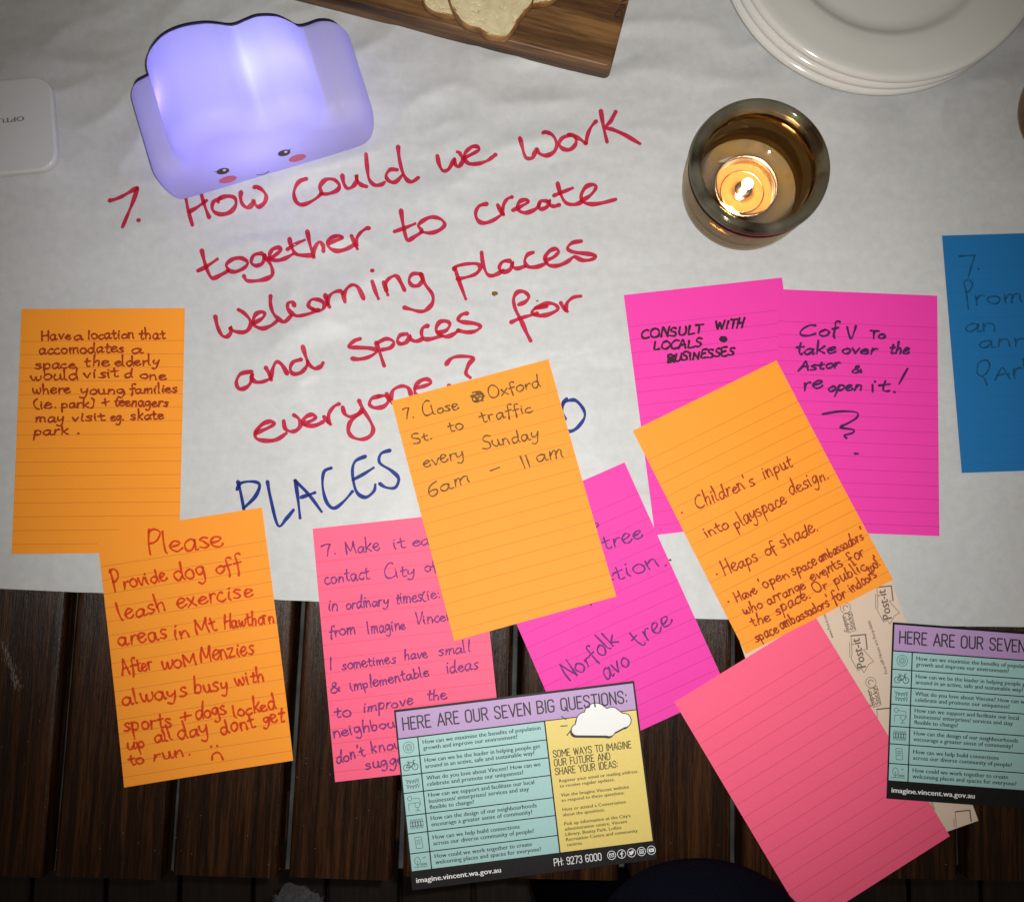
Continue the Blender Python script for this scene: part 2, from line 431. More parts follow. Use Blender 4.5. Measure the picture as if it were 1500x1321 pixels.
# dust and a pale scuff on the bare slats
rd = random.Random(31); V = []; F = []
for k in range(240):
    x, y = rd.uniform(-310, 330), rd.uniform(-188, -30); q = rd.uniform(0.10, 0.32)
    b = len(V); V += [(x+q*math.cos(a*1.05+k), y+q*0.8*math.sin(a*1.05+k), 0.0) for a in range(6)]; F.append(tuple(range(b, b+6)))
for k in range(150):
    t_ = rd.random(); p0 = at(4+22*t_+rd.gauss(0, 3), 938+66*t_+rd.gauss(0, 3), 0); l = rd.uniform(0.8, 3.0); b = len(V)
    V += [(p0.x, p0.y, -0.02+0.0003*k), (p0.x+0.16, p0.y, -0.02+0.0003*k), (p0.x+0.30, p0.y-l, -0.02+0.0003*k), (p0.x+0.18, p0.y-l, -0.02+0.0003*k)]; F.append((b+3, b+2, b+1, b))
dst = mesh_obj('dust_specks', V, F, simple('pale_dust', (0.17, 0.145, 0.12), 0.9), table); dst['kind'] = 'stuff'

# ------------------------------------------------------------------ sheet of butcher paper
def paper_z(x, y):
    s0 = 210 if x > 60 else (165 + 45*max(0.0, min(1.0, (x+60)/120.0)))
    if -185 < x < -60: s0 = 60 + (105*abs(x+122)/62)
    up = max(0.0, min(1.0, (y-s0)/90.0)); up = up*up*(3-2*up)
    a = math.radians(20); u = x*math.cos(a)+y*math.sin(a); w = -x*math.sin(a)+y*math.cos(a)
    n1 = noise.noise(Vector((u*0.011, w*0.022, 1.3)))
    n2 = abs(noise.noise(Vector((u*0.016+5, w*0.034, 4.1))))
    n3 = noise.noise(Vector((x*0.03, y*0.03, 8.0)))
    z = 2.2*n1 + 4.8*(0.35-n2) + 0.6*n3
    return 0.12 + max(0.0, 0.2 + 1.25*(z+0.6))*up
EDGE = [at(*q) for q in [(-260, 851), (0, 862), (110, 867), (430, 879), (870, 902), (1062, 907), (1400, 917), (1500, 918), (1700, 921)]]
def edge_y(x):
    for a, b in zip(EDGE, EDGE[1:]):
        if a.x <= x <= b.x: return a.y + (b.y-a.y)*(x-a.x)/(b.x-a.x)
    return EDGE[0].y if x < EDGE[0].x else EDGE[-1].y
NX, NY = 380, 280
v = []; f = []
for j in range(NY+1):
    for i in range(NX+1):
        x = -400 + 800*i/NX; e = edge_y(x) + 0.35*noise.noise(Vector((x*0.06, 3, 0))); y = e + (560-e)*j/NY
        v.append((x, y, paper_z(x, y)))
for j in range(NY):
    for i in range(NX):
        a = j*(NX+1)+i; f.append((a, a+1, a+NX+2, a+NX+1))
paper = thing('paper_sheet', 'large white butcher paper sheet with the red handwritten question spread over the table', 'paper')
mesh_obj('sheet', v, f, M['paper'], paper, True)

def traced(ink_, off, scale, strokes, width=None, k=5):
    for st in strokes:
        pts = [tuple(map(float, p.split(','))) for p in st.split()]
        q = [at(off[0]+a/scale, off[1]+b/scale, 0.5) for a, b in pts]
        if len(q) == 1: ink_.dot(q[0].x, q[0].y, (width or ink_.w)*0.62)
        else: ink_.stroke(smooth([(p.x, p.y) for p in q], k), width)
paper_top = lambda x, y: paper_z(x, y) + 0.10
red = Ink(paper_top, 2.5)
traced(red, (150, 140), 3.75, [
 '38,577 75,568 120,548 165,525 195,512', '195,515 165,590 140,650 112,722', '200,687',
 '452,540 458,560 470,620 495,712', '540,530 552,570 568,620 588,672', '480,640 520,618 560,590 575,580',
 '650,570 612,590 608,632 645,655 700,645 735,608 730,568 690,558 650,570 640,588',
 '765,535 762,570 775,605 800,618 825,600 832,580 840,600 860,612 890,590 902,555 880,525 850,508 838,512',
 '1122,462 1080,480 1052,530 1062,580 1095,600 1150,580 1200,540 1195,500 1225,465 1270,462 1300,490 1290,520 1240,540 1200,540',
 '1318,440 1325,480 1345,510 1375,500 1395,470 1395,435 1400,465 1420,490 1450,500',
 '1450,330 1455,400 1465,460 1495,492 1530,490 1548,478',
 '545,850 560,910 580,970 605,1003 650,985 690,960 680,930 715,900 765,895 800,920 780,950 730,970 690,960', '525,962 570,940 630,900',
 '880,872 835,880 820,920 850,940 885,925 895,880', '890,885 920,920 938,960 935,992 900,1010 840,1020 795,1018 780,995',
 '915,905 950,885 985,855 975,842 940,850 922,880 930,905 970,912 1010,900 1045,880',
 '1030,790 1040,830 1060,870 1090,882 1150,882', '1020,852 1060,825 1110,800',
 '1125,745 1140,810 1162,890', '1160,880 1170,840 1195,810 1215,830 1215,858',
 '1240,815 1290,800 1320,785 1300,775 1260,785 1240,810 1250,840 1290,855 1340,845 1390,820', '1370,775 1385,810 1400,842', '1395,830 1400,790 1420,755 1450,732 1468,730'])
traced(red, (550, 140), 3.75, [
 '118,408 80,408 58,440 75,470 110,475 145,440', '125,285 130,340 145,410 170,460 200,475 235,452', 
 '340,335 350,380 370,415 400,410 425,370 435,350 440,385 460,395 480,360 465,325 450,315',
 '482,352 530,330 568,308 560,290 530,290 495,320 490,350 510,380 560,385 610,370 640,350 660,335',
 '793,245 805,290 825,345 860,348 875,320 885,300 900,325 940,335 980,315 995,275 970,230 930,212 920,218',
 '1070,228 1025,245 1008,275 1030,300 1070,302 1100,270 1092,235 1060,226', '1092,235 1125,250 1152,270', '1155,270 1165,220 1185,180 1210,152',
 '1235,95 1250,180 1270,262', '1318,98 1290,150 1262,185 1300,195 1370,225 1450,268',
 '140,630 150,700 165,770 178,795 215,775 255,745 235,715 265,685 310,668 360,680 380,710 350,740 300,755 250,748', '105,747 160,728 215,705',
 '612,598 570,610 550,650 565,690 600,702 650,685 700,650', '672,605 690,640 703,655', '695,650 705,600 725,570 750,560',
 '755,632 800,610 835,590 830,575 800,580 780,605 790,635 830,645 880,625 900,600',
 '940,582 910,582 895,605 910,625 945,610 955,575 958,600 980,610 1010,602', '1000,485 1015,540 1045,590 1090,600 1130,588', '980,552 1030,532 1080,512',
 '1130,580 1180,550 1210,510 1195,492 1155,505 1130,550 1140,585 1190,598 1250,590 1318,572',
 '435,945 460,1020 495,1115', '430,955 445,938 500,925 560,925 575,950 550,980 500,998 450,1008',
 '583,862 590,920 610,975 635,990 670,980 700,960', '740,908 700,912 680,945 700,970 740,955 752,915 755,940 780,950 820,938',
 '865,862 835,875 820,910 840,940 890,940 940,920', '935,905 975,890 1005,860 990,842 955,855 930,895 950,930 1000,935 1050,915 1080,892',
 '1130,800 1080,810 1055,840 1090,860 1170,870 1210,880 1190,900 1140,905 1095,885'])
traced(red, (280, 380), 4.6875, [
 '165,390 180,460 210,520 245,530 272,500 268,462 290,490 360,500 400,470 405,420 365,370 325,345',
 '428,438 480,410 505,378 485,360 445,375 425,420 435,455 490,475 545,460 590,430',
 '545,250 545,310 565,370 600,410 645,435 690,395', '715,325 700,300 670,310 670,345 700,380 740,395 820,380 880,355',
 '840,350 810,325 830,285 880,285 918,310 915,345 880,362 845,350', '925,250 935,290 955,335', '945,320 948,270 980,235 1030,225 1050,260 1058,295', '1050,262 1070,210 1110,180 1150,200 1185,272',
 '1245,155 1265,220 1285,268', '1245,80', '1322,158 1335,200 1350,242', '1340,215 1338,160 1370,125 1410,115 1440,160 1465,212',
 '415,770 340,785 310,840 325,885 365,885 405,850 420,785 412,810 440,840 490,840 545,818', '512,742 535,785 550,825', '548,812 560,750 585,705 620,720 660,785',
 '755,688 700,705 680,750 700,785 750,780 790,740 800,700', '768,600 785,660 810,720 850,750 890,735 905,712',
 '1160,545 1120,560 1080,600 1140,605 1230,610 1275,630 1220,670 1150,685 1105,680', '1270,570 1295,640 1325,730', '1280,572 1340,545 1390,565 1370,605 1310,620',
 '445,1190 520,1160 570,1128 545,1112 490,1130 442,1185 450,1230 520,1245 590,1235 650,1195',
 '635,1110 645,1160 680,1180 720,1175 750,1140 740,1095 705,1068', '770,1130 830,1105 855,1082 830,1065 790,1080 765,1115 785,1140 850,1140 905,1115',
 '912,1080 930,1105 955,1130', '945,1120 945,1060 980,1010 1015,992', '1040,1015 1055,1060 1095,1080 1145,1060 1175,1030',
 '1152,968 1180,1030 1230,1110 1250,1170 1225,1215 1170,1235 1110,1220 1080,1180 1090,1120 1130,1080 1175,1045',
 '1295,938 1240,955 1225,995 1260,1018 1320,1010 1355,970 1335,937 1285,940', '1342,922 1360,955 1380,985', '1370,965 1385,900 1440,870 1490,882 1510,930'])
traced(red, (580, 380), 4.6875, [
 '170,100 115,100 90,140 110,178 155,178 180,140 172,100', '172,100 200,170 250,240 250,300 210,345 170,358 110,345 55,330',
 '75,512 30,520 10,555 30,580 75,565 95,520 105,550 140,562 178,548', '220,455 185,470 175,510 195,545 245,545 310,525',
 '285,500 340,490 370,450 350,425 300,430 275,480 300,515 350,530 400,510 430,485', '490,370 450,380 425,415 460,430 540,440 580,460 550,490 490,500 425,488',
 '845,310 890,290 912,255 880,222 835,225 808,270 820,340 860,420 895,500 925,558', '790,432 850,405 920,385 970,370',
 '1035,322 960,335 935,365 970,385 1040,380 1110,345 1095,312 1040,302 960,332', '1132,298 1150,330 1175,355', '1165,350 1175,300 1215,262 1268,252',
 '130,885 190,870 240,848 215,822 165,835 130,880 140,930 200,940', '345,720 380,680 440,665 530,675 500,720 480,780 508,810', '365,866'])
red.build('red_handwriting', M['ink_red'], paper, 7.0)
blu = Ink(paper_top, 2.05)
traced(blu, (330, 560), 2.6316, [
 '48,382 60,430 72,492', '45,412 60,388 105,382 132,395 115,440 70,485', '162,382 175,450 203,552 235,525 262,492',
 '270,378 280,450 288,522', '268,378 320,430 370,497', '292,443 325,432 345,425', '408,330 380,345 375,400 390,460 418,485 455,460 490,420',
 '540,285 500,305 490,350 505,420 540,443 572,420 578,395', '492,375 530,355 570,330', '635,262 600,275 595,310 640,340 668,370 655,405 620,405 595,390'])
traced(blu, (570, 520), 5, ['1300,320 1275,350 1268,400', '1290,470 1265,410 1280,352 1330,330 1375,338 1425,400 1430,460 1380,530 1330,558 1290,545 1270,500'])
blu.build('blue_handwriting', M['ink_blue'], paper, 12.0)

# ------------------------------------------------------------------ ruled notes
def note(label, key, mat, base, amp=0.0, pw=2.4, roll=0.0, corner=0.0, group='ruled sticky notes with handwriting'):
    X, Y, T = key; W, Hh = 101.6, 152.4
    t = thing('sticky_note', label, 'sticky note', (X, Y, base), math.radians(T), group)
    ph = X*0.01+Y
    def zf(x, y):
        v = max(0, min(1, -y/Hh)); u = x/W-0.5
        z = amp*v**pw + roll*(u*u*4)*v + corner*max(0, u+v-0.7)**2 + 0.10*(1+math.sin(ph+x*0.05+y*0.03))*v
        return z
    nx, ny = 20, 32; V = []; Fc = []; uv = []
    for s in (0, 1):
        for j in range(ny+1):
            for i in range(nx+1):
                x = W*i/nx; y = -Hh*j/ny; V.append((x, y, zf(x, y) - 0.14*s)); uv.append((x, -y))
    n = (nx+1)*(ny+1)
    for j in range(ny):
        for i in range(nx):
            a = j*(nx+1)+i; Fc.append((a, a+nx+1, a+nx+2, a+1)); a += n; Fc.append((a, a+1, a+nx+2, a+nx+1))
    ring = [i for i in range(nx+1)] + [j*(nx+1)+nx for j in range(1, ny+1)] + [ny*(nx+1)+i for i in range(nx-1, -1, -1)] + [j*(nx+1) for j in range(ny-1, 0, -1)]
    for a, b in zip(ring, ring[1:]+ring[:1]): Fc.append((a, b, b+n, a+n))
    mesh_obj('note_paper', V, Fc, mat, t, True, uv).data.set_sharp_from_angle(angle=math.radians(40))
    c, s = math.cos(math.radians(T)), math.sin(math.radians(T))
    def loc(px, py):
        # follow the line of sight down to the curled sheet
        z = base
        for _ in range(4):
            p = at(px, py, z); dx, dy = p.x-X, p.y-Y; l = (c*dx+s*dy, -s*dx+c*dy); z = base+zf(*l)
        return l
    t_ = {'zf': zf, 'loc': loc, 'o': t, 'W': W, 'H': Hh}
    return t_
def write(nt_, mat, width, off, scale, words, xh, cap=None, slant=0.0, extra=(), seed=1, clip=True, name='handwriting', dots=()):
    rng = random.Random(seed); ik = Ink(nt_['zf'], width*1.22)
    def put(st, k=4):
        q = [nt_['loc'](off[0]+a/scale, off[1]+b/scale) for a, b in st]
        q = smooth(q, k)
        if clip:
            seg = []
            for p in q + [None]:
                if p and 0.6 < p[0] < nt_['W']-0.6 and -nt_['H']+0.6 < p[1] < -0.6: seg.append(p)
                else:
                    if len(seg) > 1: ik.stroke(seg)
                    seg = []
        else: ik.stroke(q)
    for w in words:
        txt, x0, y0, x1, y1 = w[:5]; h = w[5] if len(w) > 5 and w[5] else xh; cp = w[6] if len(w) > 6 else cap
        for st in word_strokes(txt, x0, y0, x1, y1, h, cp, rng, slant): put(st)
    for st in extra: put([tuple(map(float, p.split(','))) for p in st.split()])
    for (x, y, r) in dots:
        l = nt_['loc'](off[0]+x/scale, off[1]+y/scale); ik.dot(l[0], l[1], r)
    return ik

# left orange note
n_ = note('orange note on the far left, about a location for the elderly and young families', (-295.65, 154.23, 0.46), M['orange'], 0.75, 0.25)
write(n_, M['ink_brick'], 0.95, (0, 430), 5, [
 ('Have', 305, 345, 515, 335, 36, 75), ('a', 545, 340, 605, 338), ('location', 645, 335, 985, 330), ('that', 1020, 335, 1210, 330),
 ('accomodates', 288, 445, 910, 430), ('a', 970, 440, 1045, 436), ('space', 262, 555, 555, 545), ('the', 620, 535, 800, 530), ('elderly', 845, 530, 1165, 525),
 ('would', 225, 635, 570, 632), ('visit', 615, 622, 870, 612), ('d', 915, 615, 970, 612), ('one', 1030, 622, 1215, 635),
 ('where', 243, 735, 515, 730), ('young', 590, 737, 915, 735), ('families', 955, 730, 1300, 725),
 ('(ie.', 245, 845, 415, 838), ('park)', 450, 842, 690, 832), ('+', 750, 825, 805, 820), ('teenagers', 835, 825, 1230, 828),
 ('may', 262, 942, 470, 940), ('visit', 530, 937, 765, 927), ('eg.', 812, 932, 910, 928), ('skate', 960, 925, 1200, 918), ('park', 248, 1040, 505, 1030), ('.', 560, 1030, 590, 1028)],
 36, 75, 0.05, seed=3).build('handwriting', M['ink_brick'], n_['o'])

# lower left orange note
n_ = note('orange note lying half on the dark slats, asking for dog off leash exercise areas', (-243.34, 14.34, 8.89), M['orange'], 1.15, 3.6, corner=5)
ik = write(n_, M['ink_orange'], 1.05, (130, 740), 5, [
 ('Please', 435, 365, 985, 300, 75, 175), ('Provide', 190, 630, 575, 545, 55, 165), ('dog', 635, 550, 860, 520, 70), ('off', 930, 505, 1125, 480, 65),
 ('leash', 230, 845, 575, 765, 60), ('exercise', 655, 755, 1200, 665, 60), ('areas', 225, 1030, 580, 975, 60), ('in', 630, 985, 745, 960, 60),
 ('Mt', 785, 945, 945, 912, 55, 110), ('Hawthorn', 995, 905, 1360, 855, 55, 105)], 58, 120, 0.0, seed=5)
ik2 = write(n_, M['ink_orange'], 1.05, (130, 940), 4.6875, [
 ('After', 235, 230, 440, 185, 48, 100), ('woM', 505, 190, 745, 155, 60, 90), ('Menzies', 770, 140, 1140, 80, 55, 90), ('always', 235, 435, 680, 375, 55),
 ('busy', 730, 355, 960, 325, 55), ('with', 1015, 300, 1210, 268, 50), ('sports', 245, 610, 570, 585, 55), ('+', 625, 545, 700, 535, 50),
 ('dogs', 740, 530, 950, 495, 55), ('locked', 1000, 520, 1290, 455, 50), ('up', 265, 745, 395, 722, 50), ('all', 460, 695, 580, 670, 50), ('day', 620, 665, 825, 630, 52),
 ('dont', 915, 635, 1145, 585, 52), ('get', 1195, 560, 1340, 545, 50), ('to', 280, 848, 385, 832, 42), ('run.', 445, 815, 705, 772, 45)], 52, 100, 0.0, seed=6,
 extra=['848,808 850,775 880,757 905,770 922,806', '838,716 843,719', '880,712 885,714'])
ik.build('handwriting', M['ink_orange'], n_['o']); ik2.build('handwriting', M['ink_orange'], n_['o'])

# magenta notes upper right
n_ = note('magenta note at upper right asking to consult with locals in black capitals', (82.09, 164.13, 6.58), M['magenta'], 0.75, 0.1)
write(n_, M['ink_black'], 1.15, (900, 400), 3, [('CONSULT', 120, 290, 388, 264, 20, 40), ('WITH', 445, 248, 565, 240, 20, 38), ('LOCALS', 172, 338, 382, 325, 20, 36),
 ('BUSINESSES', 232, 392, 525, 360, 20, 34)], 20, 38, 0.2, seed=8, extra=['470,282 488,284 494,292 484,300 470,298 466,288 478,284 488,292 474,294 482,288', '236,366 262,392', '240,380 268,388 250,370', '262,362 246,392'],
 dots=[(480, 291, 1.7)]).build('handwriting', M['ink_black'], n_['o'])
n_ = note('magenta note farthest right with navy writing and a big question mark', (180.38, 168.12, -2.23), M['magenta'], 1.15, 0.5, roll=0.4)
write(n_, M['ink_navy'], 1.15, (900, 400), 3, [('C', 815, 280, 880, 272, 25, 45), ('of', 905, 280, 985, 270, 26), ('V', 1022, 292, 1062, 286, 25, 50), ('To', 1120, 287, 1187, 290, 22, 36),
 ('take', 800, 360, 970, 354, 27), ('over', 1000, 355, 1150, 355, 22), ('the', 1208, 356, 1292, 354, 24), ('Astor', 808, 430, 990, 415, 20, 45), ('&', 1042, 438, 1085, 436, 20, 38),
 ('re', 832, 516, 912, 506, 30), ('open', 938, 520, 1085, 514, 22), ('it', 1125, 524, 1205, 518, 26)], 24, 42, 0.25, seed=11,
 extra=['1288,420 1270,452 1252,486', '1229,522 1233,524', '915,620 990,608 1060,611 1068,632 1030,658 992,678 1050,688 1045,703 1010,713 1020,725', '1056,793 1070,794']).build('handwriting', M['ink_navy'], n_['o'])
n_ = note('blue note cut by the right edge, the only blue one, with dark teal writing', (286.74, 203.39, 1.95), M['blue'], 1.2, 0.8)
write(n_, M['ink_teal'], 0.85, (1370, 320), 3.3, [('romote', 195, 420, 640, 395, 45), ('an', 145, 550, 300, 545, 38), ('annual', 218, 625, 650, 608, 36), ('Ark', 285, 785, 490, 765, 45, 55)], 45, 60, 0.0, seed=12,
 extra=['115,183 150,181 192,178', '192,178 175,230 160,285', '207,244 210,247', '160,440 150,360 140,310 165,298 180,320 165,350 145,358', '250,805 235,770 205,750 208,702 245,685 264,710 248,748 225,762']).build('handwriting', M['ink_teal'], n_['o'])

# pink note, violet note beneath
n_ = note('pink note written in purple pen, about making it easier to contact the city', (-111.63, 16.94, 6.10), M['pink'], 0.9, 0.1)
a = write(n_, M['ink_purple'], 0.80, (450, 760), 5.357, [('7.', 115, 295, 240, 275, 48, 105), ('Make', 305, 275, 570, 243, 50, 105), ('it', 685, 235, 770, 222, 50), ('easier', 830, 218, 1200, 170, 48),
 ('contact', 140, 513, 490, 467, 50), ('City', 615, 475, 850, 435, 48, 105), ('of', 930, 415, 1020, 397, 45), ('in', 165, 722, 245, 716, 50), ('ordinary', 310, 708, 640, 672, 48),
 ('times', 695, 665, 905, 642, 45), ('(ie:', 905, 645, 1050, 612, 40), ('from', 175, 925, 380, 900, 46), ('Imagine', 475, 905, 775, 862, 46, 95), ('Vincent', 850, 830, 1190, 785, 44, 85)], 48, 100, 0.05, seed=14)
b = write(n_, M['ink_purple'], 0.80, (450, 920), 5.357, [('I', 170, 325, 205, 320, 40, 85), ('sometimes', 275, 325, 695, 272, 44), ('have', 765, 250, 945, 228, 44), ('small', 1035, 215, 1280, 183, 44),
 ('&', 185, 515, 260, 500, 40, 85), ('implementable', 345, 495, 955, 372, 44), ('ideas', 1095, 350, 1340, 322, 46), ('to', 215, 700, 340, 688, 46), ('improve', 445, 660, 830, 598, 44), ('the', 945, 565, 1095, 558, 40),
 ('neighbourhood', 210, 860, 1000, 715, 46), ("don't", 235, 1060, 455, 1000, 50), ('know', 505, 975, 750, 935, 48), ('suggest', 460, 1105, 870, 1050, 48)], 46, 90, 0.05, seed=15)
a.build('handwriting', M['ink_purple'], n_['o']); b.build('handwriting', M['ink_purple'], n_['o'])
n_ = note('magenta note in the middle with violet writing about a Norfolk tree', (-11.93, 17.02, 23.69), M['magenta'], 1.1, 0.0)
write(n_, M['ink_violet'], 0.85, (740, 660), 3.073, [('tree', 450, 447, 622, 392, 38), ('tion', 500, 583, 700, 520, 36), ('.', 715, 525, 735, 520), ('Norfolk', 290, 1040, 515, 862, 42, 85),
 ('tree', 605, 890, 755, 768, 44), ('avo', 458, 1032, 565, 965, 50)], 40, 80, 0.0, seed=18,
 extra=['400,345 418,338 415,326 400,330', '484,580 488,578', '482,562 486,560', '380,680 388,695', '250,600 300,560']).build('handwriting', M['ink_violet'], n_['o'])

# backing sheet with print, blank pink note
n_ = note('cream backing sheet with grey printed logos, between the blank pink note and the right flyer', (148.4, -46.3, 18.2), M['liner'], 0.85, 0.2, group='loose papers')
n_['o'].name = 'backing_sheet'; n_['o']['category'] = 'paper'
LINER = n_
n_ = note('blank hot pink ruled note turned sideways, nearest the bottom edge', (109.53, -88.39, 30.54), M['pink'], 1.35, 0.25, group='ruled sticky notes')
n_ = note('orange note overlapping the magenta ones, bullets about children and shade', (86.47, 77.57, 26.03), M['orange'], 1.9, 2.2, corner=3)
write(n_, M['ink_brick'], 0.78, (920, 640), 3.947, [("Children's", 405, 418, 735, 275, 40, 85), ('input', 790, 245, 955, 170, 42), ('into', 455, 583, 585, 525, 40), ('playspace', 625, 532, 920, 378, 42), ('design.', 945, 335, 1165, 238, 40),
 ('Heaps', 562, 803, 755, 712, 40, 80), ('of', 805, 690, 862, 660, 38), ('shade.', 895, 640, 1105, 538, 38), ('Have', 630, 957, 750, 902, 32, 66), ("'open", 770, 885, 935, 808, 32), ('space', 958, 800, 1095, 738, 32),
 ("ambassadors'", 1110, 725, 1375, 585, 32), ('who', 678, 1032, 780, 985, 34), ('arrange', 815, 970, 1030, 875, 34), ('events', 1065, 837, 1245, 742, 34), ('for', 1292, 732, 1372, 685, 36), ('the', 720, 1095, 828, 1058, 34),
 ('space.', 858, 1030, 1060, 925, 34), ('Or', 1085, 905, 1158, 872, 30, 60), ("'public", 1180, 868, 1380, 765, 34), ('space', 740, 1185, 875, 1125, 32), ("ambassadors'", 890, 1112, 1180, 968, 32), ('for', 1195, 965, 1265, 925, 36), ('indoors', 1298, 900, 1440, 805, 34), ("too!'", 1400, 790, 1470, 725, 30, 55)],
 36, 75, 0.0, seed=21, dots=[(312, 438, 0.75), (513, 793, 0.75), (580, 952, 0.75)]).build('handwriting', M['ink_brick'], n_['o'])
n_ = note('paler orange note on top at the centre, asking to close a street every Sunday', (-64.02, 96.17, 15.15), M['orange'], 1.7, 5.0, corner=6.0)
write(n_, M['ink_olive'], 0.78, (570, 520), 5, [('7.', 105, 472, 190, 458, 35, 72), ('Close', 250, 448, 510, 398, 40, 95), ('Oxford', 735, 320, 1110, 230, 42, 85), ('St.', 180, 655, 320, 612, 36, 80), ('to', 435, 562, 545, 545, 40),
 ('traffic', 678, 495, 1050, 415, 42), ('every', 258, 825, 555, 750, 50), ('Sunday', 690, 690, 1100, 605, 46, 95), ('am', 385, 1000, 595, 930, 50), ('-', 750, 870, 822, 850, 40), ('am', 1085, 788, 1280, 745, 52)], 42, 85, 0.0, seed=23,
 extra=['345,925 300,960 290,1010 315,1035 350,1015 350,985 315,990 298,1005', '960,740 978,785 995,828', '1000,735 1015,775 1030,818',
  '600,300 690,285', '610,275 670,270 690,320 640,345 612,330 618,300 660,280 685,300 670,335 630,335', '600,305 650,310 700,300', '615,290 650,330 690,335', '640,272 660,300 640,340']).build('handwriting', M['ink_olive'], n_['o'])

# ------------------------------------------------------------------ printed lettering
_font_cache = {}
def text_mesh(txt):
    """outline of a line of type with the built-in font: vertices and faces scaled to cap height 1"""
    if txt in _font_cache: return _font_cache[txt]
    cu = bpy.data.curves.new('t', 'FONT'); cu.body = txt; cu.size = 1; cu.resolution_u = 2; cu.fill_mode = 'FRONT'
    o = bpy.data.objects.new('t', cu); sc.collection.objects.link(o)
    dg = bpy.context.evaluated_depsgraph_get(); me = bpy.data.meshes.new_from_object(o.evaluated_get(dg))
    v = [tuple(p.co) for p in me.vertices]; f = [tuple(p.vertices) for p in me.polygons]
    bpy.data.objects.remove(o); bpy.data.curves.remove(cu); bpy.data.meshes.remove(me)
    x0 = min(p[0] for p in v); x1 = max(p[0] for p in v)
    _font_cache[txt] = (v, f, x0, x1); return _font_cache[txt]
class Print:
    def __init__(self, zf=lambda x, y: 0.0): self.v, self.f, self.zf = [], [], zf
    def line(self, txt, x, y, size, width=None, ang=0.0, bold=0.0, z=0.12):
        v, f, x0, x1 = text_mesh(txt); sx = width/(x1-x0) if width else size
        c, s = math.cos(ang), math.sin(ang)
        for k, off in enumerate([0.0] + ([bold] if bold else [])):
            b = len(self.v)
            for p in v:
                a, d = (p[0]-x0)*sx+off, p[1]*size; X, Y = x+a*c-d*s, y+a*s+d*c
                self.v.append((X, Y, self.zf(X, Y)+z+0.012*k))
            self.f += [tuple(i+b for i in q) for q in f]
    def rect(self, x0, x1, y0, y1, z=0.06):
        b = len(self.v); self.v += [(x, y, self.zf(x, y)+z) for x, y in ((x0, y0), (x1, y0), (x1, y1), (x0, y1))]; self.f.append((b, b+1, b+2, b+3))
    def poly(self, pts, z=0.1):
        b = len(self.v); self.v += [(x, y, self.zf(x, y)+z) for x, y in pts]; self.f.append(tuple(range(b, b+len(pts))))
    def build(self, name, mat, parent): 
        o = mesh_obj(name, self.v, self.f, mat, parent)
        bm = bmesh.new(); bm.from_mesh(o.data)
        for fc in bm.faces:
            if fc.normal.z < 0: fc.normal_flip()
        bm.to_mesh(o.data); bm.free(); return o
